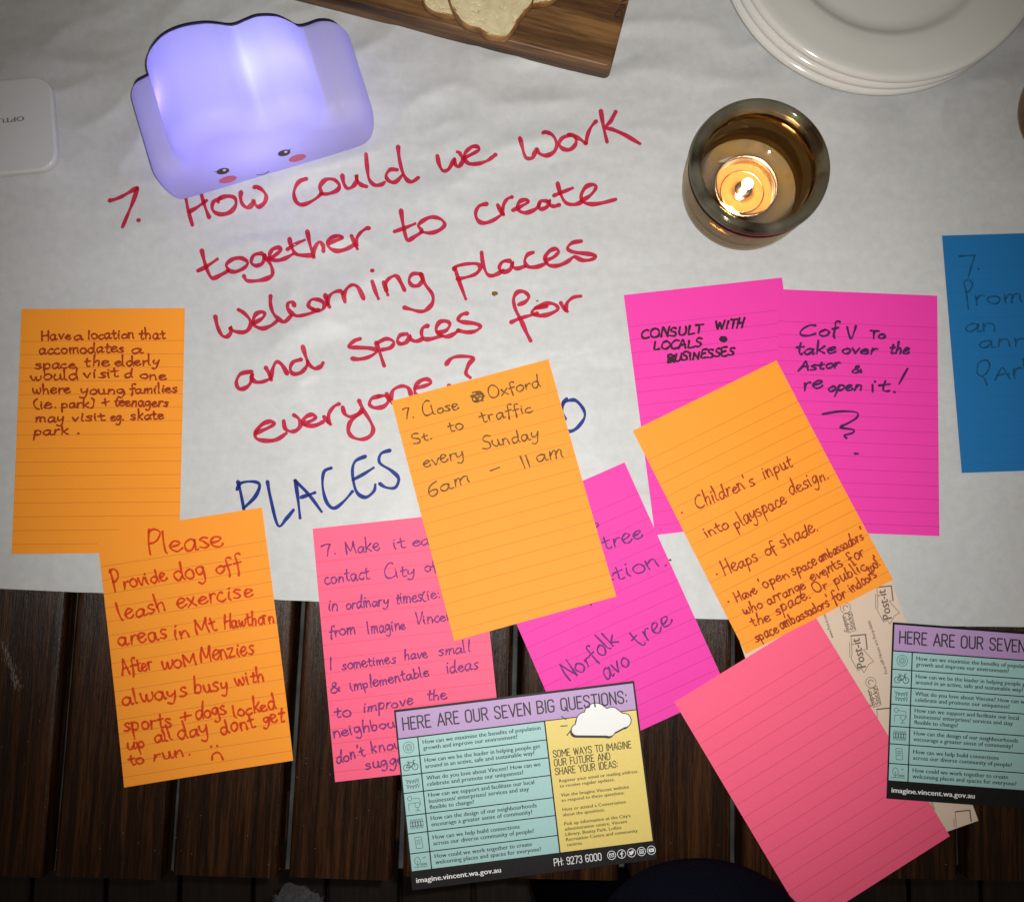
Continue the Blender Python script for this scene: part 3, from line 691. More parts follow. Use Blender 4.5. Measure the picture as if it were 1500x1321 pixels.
CAPS = {  # narrow poster capitals drawn with one line weight, 10 high
'A': '5.2;0,0 2.6,10|2.6,10 5.2,0|1,3.2 4.2,3.2', 'B': '4.8;0,0 0,10|0,10 2.6,10 4,8.8 4,6.6 2.6,5.3 0,5.3|2.6,5.3 4.4,4 4.4,1.4 2.8,0 0,0',
'D': '4.8;0,0 0,10|0,10 2.2,10 4.2,8.4 4.2,1.6 2.2,0 0,0', 'E': '4;3.6,10 0,10|0,10 0,0|0,0 3.6,0|0,5.2 3,5.2', 'F': '4;3.6,10 0,10|0,10 0,0|0,5.2 3,5.2',
'G': '5;4.4,8 4,9.4 2.2,10 0.5,9.2 0,7.5 0,2.5 0.5,0.8 2.2,0 4,0.8 4.4,2.5 4.4,4.6|4.4,4.6 2.4,4.6', 'H': '4.8;0,0 0,10|4.4,0 4.4,10|0,5.2 4.4,5.2',
'I': '1;0.4,0 0.4,10', 'M': '6.2;0,0 0,10|0,10 2.9,3.5|2.9,3.5 5.8,10|5.8,10 5.8,0', 'N': '4.9;0,0 0,10|0,10 4.4,0|4.4,0 4.4,10',
'O': '5;2.2,10 0.5,9.2 0,7.5 0,2.5 0.5,0.8 2.2,0 3.9,0.8 4.4,2.5 4.4,7.5 3.9,9.2 2.2,10', 'Q': '5;2.2,10 0.5,9.2 0,7.5 0,2.5 0.5,0.8 2.2,0 3.9,0.8 4.4,2.5 4.4,7.5 3.9,9.2 2.2,10|2.8,2.2 4.8,-0.8',
'P': '4.6;0,0 0,10|0,10 2.6,10 4.2,9 4.2,5.8 2.6,4.6 0,4.6', 'R': '4.8;0,0 0,10|0,10 2.6,10 4,9 4,6.2 2.6,5 0,5|2.2,5 4.4,0',
'S': '4.7;4.2,7.8 3.8,9.4 2.2,10 0.6,9.4 0.1,7.8 0.6,6.2 2.2,5.2 3.7,4 4.2,2.4 3.7,0.7 2.2,0 0.5,0.7 0,2.2', 'T': '4.4;0,10 4.4,10|2.2,10 2.2,0',
'U': '4.9;0,10 0,2.5 0.5,0.8 2.2,0 3.9,0.8 4.4,2.5 4.4,10', 'V': '5;0,10 2.5,0|2.5,0 5,10', 'W': '7;0,10 1.7,0|1.7,0 3.4,9|3.4,9 5.1,0|5.1,0 6.8,10', 'Y': '4.8;0,10 2.4,4.6|4.8,10 2.4,4.6|2.4,4.6 2.4,0',
':': '1;0.4,1 0.5,1.6|0.4,6 0.5,6.6', ' ': '2.6;',
'9': '4.6;0.3,1.5 0.8,0.4 2.1,0 3.6,0.7 4.2,2.5 4.2,7.5 3.6,9.3 2.1,10 0.6,9.3 0,7.5 0.6,5.4 2.1,4.7 3.8,5.6', '2': '4.6;0,7.8 0.5,9.4 2.1,10 3.7,9.3 4.1,7.6 3.2,4.8 0,0|0,0 4.2,0', 
'7': '4.4;0,10 4.2,10|4.2,10 1.4,0', '3': '4.6;0,8 0.6,9.4 2.1,10 3.6,9.3 4,7.5 3.4,5.8 2,5.2 3.6,4.6 4.2,2.5 3.6,0.7 2.1,0 0.6,0.7 0,2.2', '6': '4.6;4,8.6 3.4,9.7 2.1,10 0.6,9.3 0,7.5 0,2.5 0.6,0.7 2.1,0 3.6,0.7 4.2,2.5 3.6,4.6 2.1,5.3 0.4,4.4',
'0': '4.8;2.1,10 0.6,9.3 0,7.5 0,2.5 0.6,0.7 2.1,0 3.6,0.7 4.2,2.5 4.2,7.5 3.6,9.3 2.1,10', '.': '1;0.4,0.4 0.5,0.8'}
def caps(ik, txt, x, y, h, width, gap=1.3):
    tot = sum(float(CAPS[c].split(';')[0]) for c in txt)+gap*(len(txt)-1); sx = width/tot; cur = 0
    for c in txt:
        w, s = CAPS[c].split(';')
        for st in s.split('|'):
            if not st: continue
            p = [tuple(map(float, q.split(','))) for q in st.split()]
            q = [(x+(cur+a)*sx, y+b*h/10) for a, b in p]
            ik.stroke(smooth(q, 3) if len(q) > 4 else [(q[i][0]+(q[i+1][0]-q[i][0])*t/3, q[i][1]+(q[i+1][1]-q[i][1])*t/3) for i in range(len(q)-1) for t in range(3)]+[q[-1]])
        cur += float(w)+gap

# ------------------------------------------------------------------ backing sheet print
pr = Print(LINER['zf']); lk = Ink(LINER['zf'], 0.8, 0); lt = Ink(LINER['zf'], 0.35, 0)
R90 = math.pi/2
M['print_grey'] = simple('grey_print', (0.16, 0.115, 0.085), 0.7)
def L(px, py): return LINER['loc'](px, py)
def rot_line(txt, px, py, ex, ey, size, bold=0.0):
    pr = Print(LINER['zf']); a, b = L(px, py), L(ex, ey); w = math.hypot(b[0]-a[0], b[1]-a[1]); pr.line(txt, a[0], a[1], size, w, math.atan2(b[1]-a[1], b[0]-a[0]), bold); pr.build('printed_lettering', M['print_grey'], LINER['o'])
def liner_px(x, y): return (1180+x/3.3037, 820+y/3.3037)
def logo(dx, dy, text=True):
    q = lambda pts: [L(*liner_px(a+dx, b+dy)) for a, b in pts]
    def seg(ik, pts):
        p = q(pts)
        for a, b in zip(p, p[1:]):
            w_ = [(a[0]+(b[0]-a[0])*t/12, a[1]+(b[1]-a[1])*t/12) for t in range(13)]; w_ = [e for e in w_ if 0.5 < e[0] < 101 and -151.8 < e[1] < -0.5]
            if len(w_) > 1: ik.stroke(w_)
    seg(lk, [(345, 132), (415, 125), (423, 195)]); seg(lt, [(345, 132), (350, 222), (345, 240), (378, 300), (395, 290), (408, 310), (430, 270), (455, 255), (405, 200), (423, 195)])
    seg(lt, [(338, 165), (340, 235)])
    if text: rot_line('Post-it', *liner_px(418+dx, 283+dy), *liner_px(386+dx, 142+dy), 8.2, 0.35)
logo(0, 0); logo(-125, 235); logo(0, 590, False); logo(-280, 430); logo(380, 1085, False)
for dx, dy in ((0, 0), (123, 360)):
    P = lambda a, b: L(*liner_px(a+dx, b+dy))
    pts = [P(182, 265), P(222, 250), P(243, 340), P(205, 352), P(182, 265)]
    for a, b in zip(pts, pts[1:]): lt.stroke([(a[0]+(b[0]-a[0])*t/3, a[1]+(b[1]-a[1])*t/3) for t in range(4)])
    rot_line('Super', *liner_px(213+dx, 345+dy), *liner_px(193+dx, 268+dy), 4.6, 0.2); rot_line('Sticky', *liner_px(240+dx, 335+dy), *liner_px(218+dx, 255+dy), 4.6, 0.2)
    c = P(193, 232); lt.stroke([(c[0]+3.2*math.cos(t*math.pi/8), c[1]+3.2*math.sin(t*math.pi/8)) for t in range(17)])
    lk.stroke([(c[0]+1.6*math.cos(t*math.pi/4), c[1]+1.6*math.sin(t*math.pi/4)) for t in range(6)], 0.5)
rot_line('Post-it® Notes are Recyclable', *liner_px(398, 548), *liner_px(312, 292), 2.9, 0.12)
rot_line('www.Post-it.com', *liner_px(136, 375), *liner_px(95, 258), 2.9, 0.12)
rot_line('Post-it® Notes are Recyclable', *liner_px(655, 1290), *liner_px(569, 1034), 2.9, 0.12)
lk.build('printed_logo', M['print_grey'], LINER['o'], 4.0); lt.build('printed_outline', M['print_grey'], LINER['o'], 3.0)

# ------------------------------------------------------------------ flyers
M['card'] = simple('black_card', (0.009, 0.008, 0.009), 0.5, vary=0.2, spec=0.25)
M['lav'] = simple('lavender_print', (0.47, 0.30, 0.56), 0.48, vary=0.03, vs=500)
M['teal'] = simple('pale_teal_print', (0.36, 0.60, 0.59), 0.48, vary=0.03, vs=500)
M['yell'] = simple('pale_yellow_print', (0.80, 0.62, 0.17), 0.48, vary=0.03, vs=500)
M['dkprint'] = simple('dark_print', (0.030, 0.022, 0.030), 0.6)
M['txt'] = simple('dark_green_print', (0.022, 0.038, 0.040), 0.6)
M['olivetxt'] = simple('dark_olive_print', (0.065, 0.045, 0.012), 0.6)
M['white'] = simple('white_print', (0.85, 0.85, 0.85), 0.6)
ROWS = [17.4, 28.4, 39.0, 49.4, 62.5, 73.0, 84.6, 94.9]
Q = [['How can we maximise the benefits of population', 'growth and improve our environment?'], ['How can we be the leader in helping people get', 'around in an active, safe and sustainable way?'],
     ['What do you love about Vincent? How can we', 'celebrate and promote our uniqueness?'], ['How can we support and facilitate our local', 'businesses/ enterprises/ services and stay', 'flexible to change?'],
     ['How can the design of our neighbourhoods', 'encourage a greater sense of community?'], ['How can we help build connections', 'across our diverse community of people?'], ['How could we work together to create', 'welcoming places and spaces for everyone?']]
def circle_pts(cx, cy, r, n=16, a0=0, a1=2*math.pi, ry=None): return [(cx+r*math.cos(a0+(a1-a0)*i/n), cy+(ry or r)*math.sin(a0+(a1-a0)*i/n)) for i in range(n+1)]
def flyer(label, x, y, rz, z, tilt=(0, 0)):
    t = thing('flyer', label, 'flyer', (x, y, z), math.radians(rz), 'printed flyers listing seven questions')
    W, H = 146.8, 105.5
    v, f = box_vf(0, W, -H, 0, -0.22, 0.0, 0.0)
    mesh_obj('card', v[:8], [(3, 2, 1, 0), (0, 1, 5, 4), (1, 2, 6, 5), (2, 3, 7, 6), (3, 0, 4, 7), (4, 5, 6, 7)], M['card'], t)
    p = Print(); p.rect(1.1, W-1.1, -ROWS[0]+0.45, -1.4); p.build('header_band', M['lav'], t)
    for i in range(7):
        p = Print(); p.rect(0.9, 12.3, -ROWS[i+1]+0.3, -ROWS[i]-0.3); p.rect(13.0, 89.3, -ROWS[i+1]+0.3, -ROWS[i]-0.3); p.build('question_row', M['teal'], t)
    p = Print(); p.rect(90.1, W-1.1, -ROWS[7]+0.3, -ROWS[0]-0.1); p.build('side_panel', M['yell'], t)
    zero = lambda a, b: 0.09
    k = Ink(zero, 0.62, 0); k.w = 0.9; caps(k, 'HERE ARE OUR SEVEN BIG QUESTIONS:', 4.6, -12.4, 7.2, 136.5); k.build('header_lettering', M['dkprint'], t)
    p = Print(); v0, f0, x0, x1 = text_mesh(Q[0][0]); sx = 71.5/(x1-x0)
    for i, ls in enumerate(Q):
        mid = -(ROWS[i]+ROWS[i+1])/2; n = len(ls)
        for j, tx in enumerate(ls):
            _, _, a0, a1 = text_mesh(tx); p.line(tx, 15.2, mid + (n/2-j)*3.55 - 2.6, 3.55, (a1-a0)*sx, 0, 0.16, z=0.10)
    p.build('question_lettering', M['txt'], t)
    # small line icons in the first column
    k = Ink(zero, 0.28, 0); c = [(6.6, -(ROWS[i]+ROWS[i+1])/2) for i in range(7)]
    for r in (3.3, 1.9, 1.0): k.stroke(circle_pts(*c[0], r))
    X, Y = c[1]
    for dx in (-2.6, 2.6): k.stroke(circle_pts(X+dx, Y-0.9, 1.8), 0.4)
    for st in ([(-2.6, -0.9), (-1.2, 1.8), (2.2, 1.6), (0.1, -1.0), (-1.2, 1.8)], [(2.6, -0.9), (1.8, 2.8), (2.8, 3.0)], [(-2.6, -0.9), (0.1, -1.0)], [(-2, 2.4), (-0.5, 2.4)]):
        for a, b in zip(st, st[1:]): k.stroke([(X+a[0]+(b[0]-a[0])*q/2, Y+a[1]+(b[1]-a[1])*q/2) for q in range(3)], 0.4)
    X, Y = c[2]
    for r_ in (1.6, -1.4):
        k.stroke(smooth([(X-4, Y+r_+1), (X, Y+r_), (X+4, Y+r_+1)]))
        for q in range(5): xx = X-3.4+q*1.6; yy = Y+r_+0.35*abs(q-2)*0.5; k.stroke([(xx, yy), (xx+0.5, yy-1.7)]); k.stroke([(xx+0.5, yy-1.7), (xx+1.1, yy)])
    X, Y = c[3]; k.stroke(circle_pts(X-2.6, Y+3.2, 1.3)); k.stroke([(X-3.6, Y-4), (X-3.6, Y), (X-3.2, Y)]); k.stroke([(X-3.4, Y+0.2), (X+0.4, Y+0.4)]); k.stroke([(X-0.8, Y+3), (X+3, Y+2.8)]); k.stroke([(X+3.2, Y+2.6), (X+3.6, Y-1)]); k.stroke(circle_pts(X+1.6, Y-1, 1.5)); k.stroke([(X+1.6, Y-2.4), (X+1.6, Y-4.2)]); k.stroke([(X+0.2, Y-4.2), (X+3, Y-4.2)])
    X, Y = c[4]
    for q in range(5): k.stroke(circle_pts(X-3.2+q*1.6, Y, 0.62, 10, ry=2.9))
    k.stroke([(X-4, Y+1), (X+4, Y+1)]); k.stroke([(X-4, Y-1.2), (X+4, Y-1.2)])
    X, Y = c[5]
    k.stroke([(X-1.9, Y+3.3), (X+1.7, Y+3.3)]); k.stroke([(X+1.8, Y+3.2), (X+2.3, Y-3)]); k.stroke([(X+2.2, Y-3.2), (X-1.5, Y-3.3)]); k.stroke([(X-1.6, Y-3.2), (X-2, Y+3.2)])
    for q in (1.6, 0.5, -0.6): k.stroke([(X-1.1, Y+q), (X+1.2, Y+q)])
    X, Y = c[6]; k.stroke(circle_pts(X-1.8, Y+0.6, 1.7, 14, ry=2.3)); k.stroke([(X-1.8, Y+0.5), (X-1.8, Y-2.8)]); k.stroke([(X-4, Y-3), (X+4, Y-2.9)])
    for q in (0.4, 1.8, 3.1): k.stroke(circle_pts(X+q, Y-1.6, 0.55, 8)); 
    k.stroke([(X+1.5, Y+2.4), (X+2.3, Y+1.8)]); k.stroke([(X+2.3, Y+1.8), (X+3.2, Y+2.6)])
    k.build('icon_column', M['txt'], t)
    # side panel
    k = Ink(zero, 0.55, 0)
    caps(k, 'SOME WAYS TO IMAGINE', 92.6, -39.2, 4.0, 47.5); caps(k, 'OUR FUTURE AND', 92.6, -44.4, 4.0, 34.0); caps(k, 'SHARE YOUR IDEAS:', 92.6, -49.6, 4.0, 38.0)
    k.build('panel_heading', M['olivetxt'], t)
    p = Print(); _, _, a0, a1 = text_mesh('Register your email or mailing address'); sx = 47.5/(a1-a0)
    yy = -54.2
    for tx in ['Register your email or mailing address', 'to receive regular updates.', None, 'Visit the Imagine Vincent website', 'to respond to these questions.', None, 'Host or attend a Conversation', 'about the questions.', None,
               "Pick up information at the City's", 'administration centre, Vincent', 'Library, Beatty Park, Loftus', 'Recreation Centre and community', 'centres.']:
        if tx is None: yy -= 2.3; continue
        _, _, a0, a1 = text_mesh(tx); p.line(tx, 94.2, yy, 2.75, (a1-a0)*sx, 0, 0.13, z=0.10); yy -= 3.05
    p.build('panel_lettering', M['olivetxt'], t)
    # cloud emblem with a pair of rays
    cx, cy = 122.5, -20.6
    def cloud(ox, oy):
        out = []
        for (bx, by, r, a, b) in ((-14, -4.2, 3.4, 265, 100), (-8.5, 0.5, 5.2, 170, 95), (-1.5, 3.2, 7.2, 160, 38), (8.2, 1.8, 5.0, 118, 35), (15.2, -2.0, 4.3, 95, -95), (5.5, -6.6, 3.8, -30, -120)):
            out += [(cx+ox+bx+r*math.cos(math.radians(a+(b-a)*i/8)), cy+oy+by+r*math.sin(math.radians(a+(b-a)*i/8))) for i in range(9)]
        return out
    p = Print(); p.poly(cloud(-0.9, -1.1), 0.115); p.build('emblem_shadow', M['dkprint'], t)
    p = Print(); p.poly(cloud(0, 0), 0.14); p.build('cloud_emblem', M['white'], t)
    k = Ink(lambda a, b: 0.16, 0.55, 0); cl = cloud(0, 0); k.stroke(cl+[cl[0]])
    for a, b in (((100.3, -15.8), (102.8, -17.9)), ((99.2, -21.4), (103.0, -21.6)), ((102.2, -27.2), (104.2, -25.2))): k.stroke([a, ((a[0]+b[0])/2, (a[1]+b[1])/2), b], 0.6)
    k.build('emblem_outline', M['dkprint'], t)
    # footer
    p = Print(); p.line('imagine.vincent.wa.gov.au', 2.8, -101.6, 4.3, 50.5, 0, 0.22, z=0.1)
    p.build('footer_lettering', M['white'], t)
    k = Ink(zero, 0.45, 0); caps(k, 'PH: 9273 6000', 85.6, -101.9, 4.1, 28.5)
    for i in range(5): k.stroke(circle_pts(120.2+i*6.0, -99.9, 2.45, 20), 0.36)
    X, Y = 120.2, -99.9
    for a, b in (((-1.3, -0.9), (1.3, -0.9)), ((1.3, -0.9), (1.3, 0.9)), ((1.3, 0.9), (-1.3, 0.9)), ((-1.3, 0.9), (-1.3, -0.9)), ((-1.2, 0.8), (0, -0.1)), ((0, -0.1), (1.2, 0.8))): k.stroke([(X+a[0], Y+a[1]), (X+b[0], Y+b[1])], 0.32)
    X += 6; k.stroke([(X, Y-1.7), (X, Y), (X+0.1, Y+1.0), (X+0.8, Y+1.4)], 0.6); k.stroke([(X-0.8, Y+0.1), (X+0.8, Y+0.1)], 0.5)
    X += 6; b_ = Print(); b_.poly([(X-1.6, Y-1.0), (X-0.3, Y-1.3), (X+1.0, Y-0.5), (X+1.3, Y+0.6), (X+1.6, Y+1.0), (X+0.9, Y+1.3), (X+0.1, Y+1.2), (X-0.2, Y+0.4), (X-1.5, Y+1.1), (X-1.4, Y+0.1), (X-0.9, Y-0.5)], 0.12)
    X += 6
    for a, b in (((-1.1, -1.1), (1.1, -1.1)), ((1.1, -1.1), (1.1, 1.1)), ((1.1, 1.1), (-1.1, 1.1)), ((-1.1, 1.1), (-1.1, -1.1))): k.stroke([(X+a[0], Y+a[1]), (X+b[0], Y+b[1])], 0.36)
    k.stroke(circle_pts(X, Y-0.1, 0.55, 10), 0.34)
    X += 6; b_.poly([(X-1.5, Y-1), (X+1.5, Y-1), (X+1.6, Y), (X+1.5, Y+1), (X-1.5, Y+1), (X-1.6, Y)], 0.12)
    k.build('footer_marks', M['white'], t); b_.build('footer_badges', M['white'], t)
    c_ = Print(); c_.poly([(X-0.5, Y-0.6), (X+0.7, Y), (X-0.5, Y+0.6)], 0.15); c_.build('badge_arrow', M['card'], t)
    return t
flyer('whole question flyer lying over the pink and magenta notes, left of the blank note', -60.63, -92.35, 6.58, 1.75)
flyer('question flyer cut off by the right edge, on the cream backing sheet', 244.87, -40.71, -4.38, 2.0)
# ------------------------------------------------------------------ cloud lamp
def cloud_lamp():
    ang = math.radians(17.6); o = thing('cloud_lamp', 'glowing lavender cloud shaped lamp with a smiling face at upper left', 'lamp', (-206.7, 220.1, 0.9), ang)
    OUT = [(14, 0.3), (7, 2.2), (3.2, 9), (2.6, 22), (4.8, 34), (10, 42.5), (17, 45.5), (21.5, 48), (23.5, 60), (29, 71.5), (40, 82), (53, 85), (66, 82), (73.5, 77.0), (78, 73.0), (81, 72.0), (86, 73.2),
           (95, 74), (106, 68), (112.5, 58), (115.5, 51.5), (119, 50.5), (128, 51), (136.5, 45), (141.2, 33), (141.6, 18), (139.5, 8), (133, 2), (122, 0.3), (95, 0), (60, 0), (32, 0)]
    P = OUT; n = len(P); pts = []
    for i in range(n):
        p0, p1, p2, p3 = P[i-1], P[i], P[(i+1) % n], P[(i+2) % n]
        for s in range(6):
            t = s/6; pts.append(tuple(0.5*((2*p1[c]) + (-p0[c]+p2[c])*t + (2*p0[c]-5*p1[c]+4*p2[c]-p3[c])*t*t + (-p0[c]+3*p1[c]-3*p2[c]+p3[c])*t**3) for c in (0, 1)))
    n = len(pts)
    nor = []
    for i in range(n):
        a, b = pts[i-3], pts[(i+3) % n]; dx, dz = b[0]-a[0], b[1]-a[1]; l = math.hypot(dx, dz); nor.append((dz/l, -dx/l))   # inward (outline runs clockwise)
    for _ in range(3): nor = [tuple((nor[i-1][c]+nor[i][c]*2+nor[(i+1) % n][c])/4 for c in (0, 1)) for i in range(n)]
    def ring(inset, y, extra=0):
        r = []
        for (u, z), (nx, nz) in zip(pts, nor):
            k = inset*(0.35+0.65*min(1, z/26)); r.append((u+nx*k, y, max(0.0, z+nz*k)))
        for _ in range(int(inset*0.8)): r = [tuple((r[i-1][c]+2*r[i][c]+r[(i+1) % n][c])/4 for c in range(3)) for i in range(n)]
        return r
    D, RF, RB = 63, 14, 5; rings = []
    for k in range(9):
        a = k/8*math.pi/2; rings.append(ring(RF*(1-math.sin(a)), RF*(1-math.cos(a)) if False else RF*(1-math.cos(math.pi/2-a)) if False else RF-RF*math.sin(math.pi/2-(math.pi/2-a)) if False else RF*(1-math.cos(a)) ))
    # a quarter round from the front face (inset RF, y 0) to the full outline (inset 0, y RF)
    rings = []
    for k in range(9):
        a = k/8*math.pi/2; rings.append(ring(RF*(1-math.sin(a)), RF*(1-math.cos(a))))
    for y in (26, 36, 46): rings.append(ring(0, y))
    for k in range(6):
        a = k/5*math.pi/2; rings.append(ring(RB*(1-math.cos(a)), D-RB+RB*math.sin(a)))
    v = [p for r in rings for p in r]; f = []
    for j in range(len(rings)-1):
        for i in range(n): i2 = (i+1) % n; f.append((j*n+i, j*n+i2, (j+1)*n+i2, (j+1)*n+i))
    f.append(tuple(range(n))); f.append(tuple((len(rings)-1)*n+i for i in reversed(range(n))))
    m, nt, b = new_mat('lavender_silicone'); nt.nodes.remove(b); out = nt.nodes['Material Output']
    df = N(nt, 'ShaderNodeBsdfDiffuse'); df.inputs[0].default_value = (0.50, 0.47, 0.62, 1)
    tr = N(nt, 'ShaderNodeBsdfTranslucent'); tr.inputs[0].default_value = (0.86, 0.84, 0.93, 1)
    gl = N(nt, 'ShaderNodeBsdfGlossy'); gl.inputs['Roughness'].default_value = 0.45; gl.inputs[0].default_value = (1, 1, 1, 1)
    m1 = N(nt, 'ShaderNodeMixShader'); m1.inputs[0].default_value = 0.42; m2 = N(nt, 'ShaderNodeMixShader'); m2.inputs[0].default_value = 0.008
    nt.links.new(df.outputs[0], m1.inputs[1]); nt.links.new(tr.outputs[0], m1.inputs[2]); nt.links.new(m1.outputs[0], m2.inputs[1]); nt.links.new(gl.outputs[0], m2.inputs[2]); nt.links.new(m2.outputs[0], out.inputs[0])
    s = mesh_obj('lamp_shade', v, f, m, o, True); fix_normals(s); s.data.set_sharp_from_angle(angle=math.radians(80))
    # dark back plate, a touch larger than the shade's back
    r1, r2 = ring(2.6, D+0.3), ring(3.2, D+1.8); v = r1+r2
    bk = mesh_obj('back_plate', v, [(i, (i+1) % n, n+(i+1) % n, n+i) for i in range(n)]+[tuple(range(n)), tuple(n+i for i in reversed(range(n)))], simple('black_plastic', (0.012, 0.011, 0.02), 0.4), o); fix_normals(bk)
    # printed face, on the front
    def disc(name, u, z, ru, rz, mat, y=-0.12, tilt=0.0):
        V = []
        for i in range(24):
            a = 2*math.pi*i/24; x, q = ru*math.cos(a), rz*math.sin(a); V.append((u+x*math.cos(tilt)-q*math.sin(tilt), y, z+x*math.sin(tilt)+q*math.cos(tilt)))
        d = mesh_obj(name, V, [tuple(range(24))], mat, o)
        return d
    blk = simple('black_eye_print', (0.008, 0.006, 0.010), 0.3); ck = simple('rose_cheek_print', (0.72, 0.16, 0.33), 0.6); wh = simple('eye_glint', (0.9, 0.9, 0.9), 0.4)
    for u, s_ in ((43.6, -1), (82.3, 1)):
        e = disc('eye', u, 27.6, 3.9, 4.4, blk); g = disc('eye_highlight', u+1.2, 28.6, 1.0, 1.5, wh, -0.2); g.parent = e
        disc('cheek', u+(-0.5 if s_ < 0 else 6.0), 14.2 if s_ < 0 else 15.2, 5.6, 5.0, ck)
        V = []
        for k in range(5):
            a = k/4; V += [(u+s_*(3.0+2.6*a), -0.16, 29.2+1.6*a+0.9*(1-a)), (u+s_*(3.0+2.6*a), -0.16, 29.2+1.6*a-0.9*(1-a))]
        mesh_obj('eyelash', V, [(2*k, 2*k+1, 2*k+3, 2*k+2) for k in range(4)], blk, o)
    V = []
    for k in range(13):
        a = math.pi*(1.12+0.76*k/12); V += [(64.4+4.6*math.cos(a), -0.14, 10.4+4.2*math.sin(a)+0.0), (64.4+4.0*math.cos(a), -0.14, 10.6+3.4*math.sin(a))]
    mesh_obj('mouth', V, [(2*k, 2*k+1, 2*k+3, 2*k+2) for k in range(12)], blk, o)
    # the lamp's own diodes
    R = Matrix.Rotation(ang, 3, 'Z')
    for nm, p, e, c in (('lamp_diode', (66, 32, 36), 0.046, (0.38, 0.32, 1.0)), ('lamp_diode', (33, 36, 62), 0.028, (0.13, 0.10, 1.0)), ('lamp_diode', (79.5, 36, 54), 0.018, (0.62, 0.78, 1.0)), ('lamp_diode', (98, 36, 58), 0.017, (0.13, 0.11, 1.0))):
        w = R @ Vector(p) + Vector((-206.7, 220.1, 0.9)); light(nm, 'POINT', w, e*1.15, c, 3.0)
cloud_lamp()

# ------------------------------------------------------------------ candle in its glass
def glass_mat(name, tint, gloss_r=0.04, mixk=0.55, film_glint=None):
    m, nt, b = new_mat(name); nt.nodes.remove(b); out = nt.nodes['Material Output']
    g = N(nt, 'ShaderNodeBsdfGlass'); g.inputs['Color'].default_value = (*tint, 1); g.inputs['Roughness'].default_value = gloss_r; g.inputs['IOR'].default_value = 1.5
    co = objco(nt); f = noise_tex(nt, co, 60, 4); t = N(nt, 'ShaderNodeBsdfTransparent')
    nt.links.new(ramp(nt, f, [(0.3, tuple(x*0.72 for x in tint)), (0.7, tint)]), t.inputs[0])
    gl = N(nt, 'ShaderNodeBsdfGlossy'); gl.inputs['Roughness'].default_value = 0.06; fr = N(nt, 'ShaderNodeFresnel'); fr.inputs[0].default_value = 1.6
    m1 = N(nt, 'ShaderNodeMixShader'); nt.links.new(fr.outputs[0], m1.inputs[0]); nt.links.new(t.outputs[0], m1.inputs[1]); nt.links.new(gl.outputs[0], m1.inputs[2])
    m2 = N(nt, 'ShaderNodeMixShader'); m2.inputs[0].default_value = mixk; nt.links.new(g.outputs[0], m2.inputs[1]); nt.links.new(m1.outputs[0], m2.inputs[2])
    if film_glint:
        d = N(nt, 'ShaderNodeBsdfDiffuse'); d.inputs[0].default_value = (*film_glint, 1); m3 = N(nt, 'ShaderNodeMixShader'); nt.links.new(ramp(nt, noise_tex(nt, objco(nt, (1, 1, 0.4)), 42, 2, 0.5, 0.3), [(0.38, (0.02,)*3), (0.70, (0.30,)*3)]), m3.inputs[0])  # mottled pale film on the glass; on the rim it also paints in flash highlights
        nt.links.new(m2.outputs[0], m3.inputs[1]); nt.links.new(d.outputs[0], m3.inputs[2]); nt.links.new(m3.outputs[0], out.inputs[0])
    else: nt.links.new(m2.outputs[0], out.inputs[0])
    bp = nt.nodes.new('ShaderNodeBump'); bp.inputs['Strength'].default_value = 0.35; bp.inputs['Distance'].default_value = 0.0008
    nt.links.new(noise_tex(nt, co, 55, 2), bp.inputs['Height'])
    for q in (g, gl): nt.links.new(bp.outputs[0], q.inputs['Normal'])
    return m
M['amber'] = glass_mat('smoky_amber_glass', (0.72, 0.54, 0.28), 0.03, 0.35)
M['base'] = glass_mat('clear_glass_base', (0.90, 0.88, 0.82), 0.05, 0.1, film_glint=(0.26, 0.26, 0.26))
M['rim'] = glass_mat('grey_green_glass', (0.60, 0.58, 0.45), 0.10, 0.30, film_glint=(0.34, 0.33, 0.25))
GX, GY = 157.6, 229.5
def votive(label, x, y):
    t = thing('candle_holder', label, 'candle holder', (x, y, 1.0))
    prof = [(0, 0.6), (27, 0.2), (33, 0.8), (37, 4), (38.8, 9), (40.0, 18), (40.8, 30), (41.4, 41), (41.6, 45),
            (34.6, 45), (34.6, 36), (34.4, 24), (33.4, 16), (32, 12.4)]
    lathe('glass_base', [(31.9, 12.3), (30, 10.6), (26, 9.8), (0, 9.6)], M['base'], t, 96)
    rim = [(41.6, 45.1), (42.0, 47.5), (41.6, 50.2), (40.2, 52.2), (38.2, 53.0), (36.2, 52.2), (35.0, 50.2), (34.6, 47.4), (34.5, 45.1)]
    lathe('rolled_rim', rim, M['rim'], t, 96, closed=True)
    lathe('glass_bowl', prof, M['amber'], t, 96); return t
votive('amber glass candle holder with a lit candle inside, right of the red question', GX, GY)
votive('dark glass holder barely showing at the right edge below the plates', at(1497, 160, 45).x+55.5, at(1497, 160, 45).y+13)
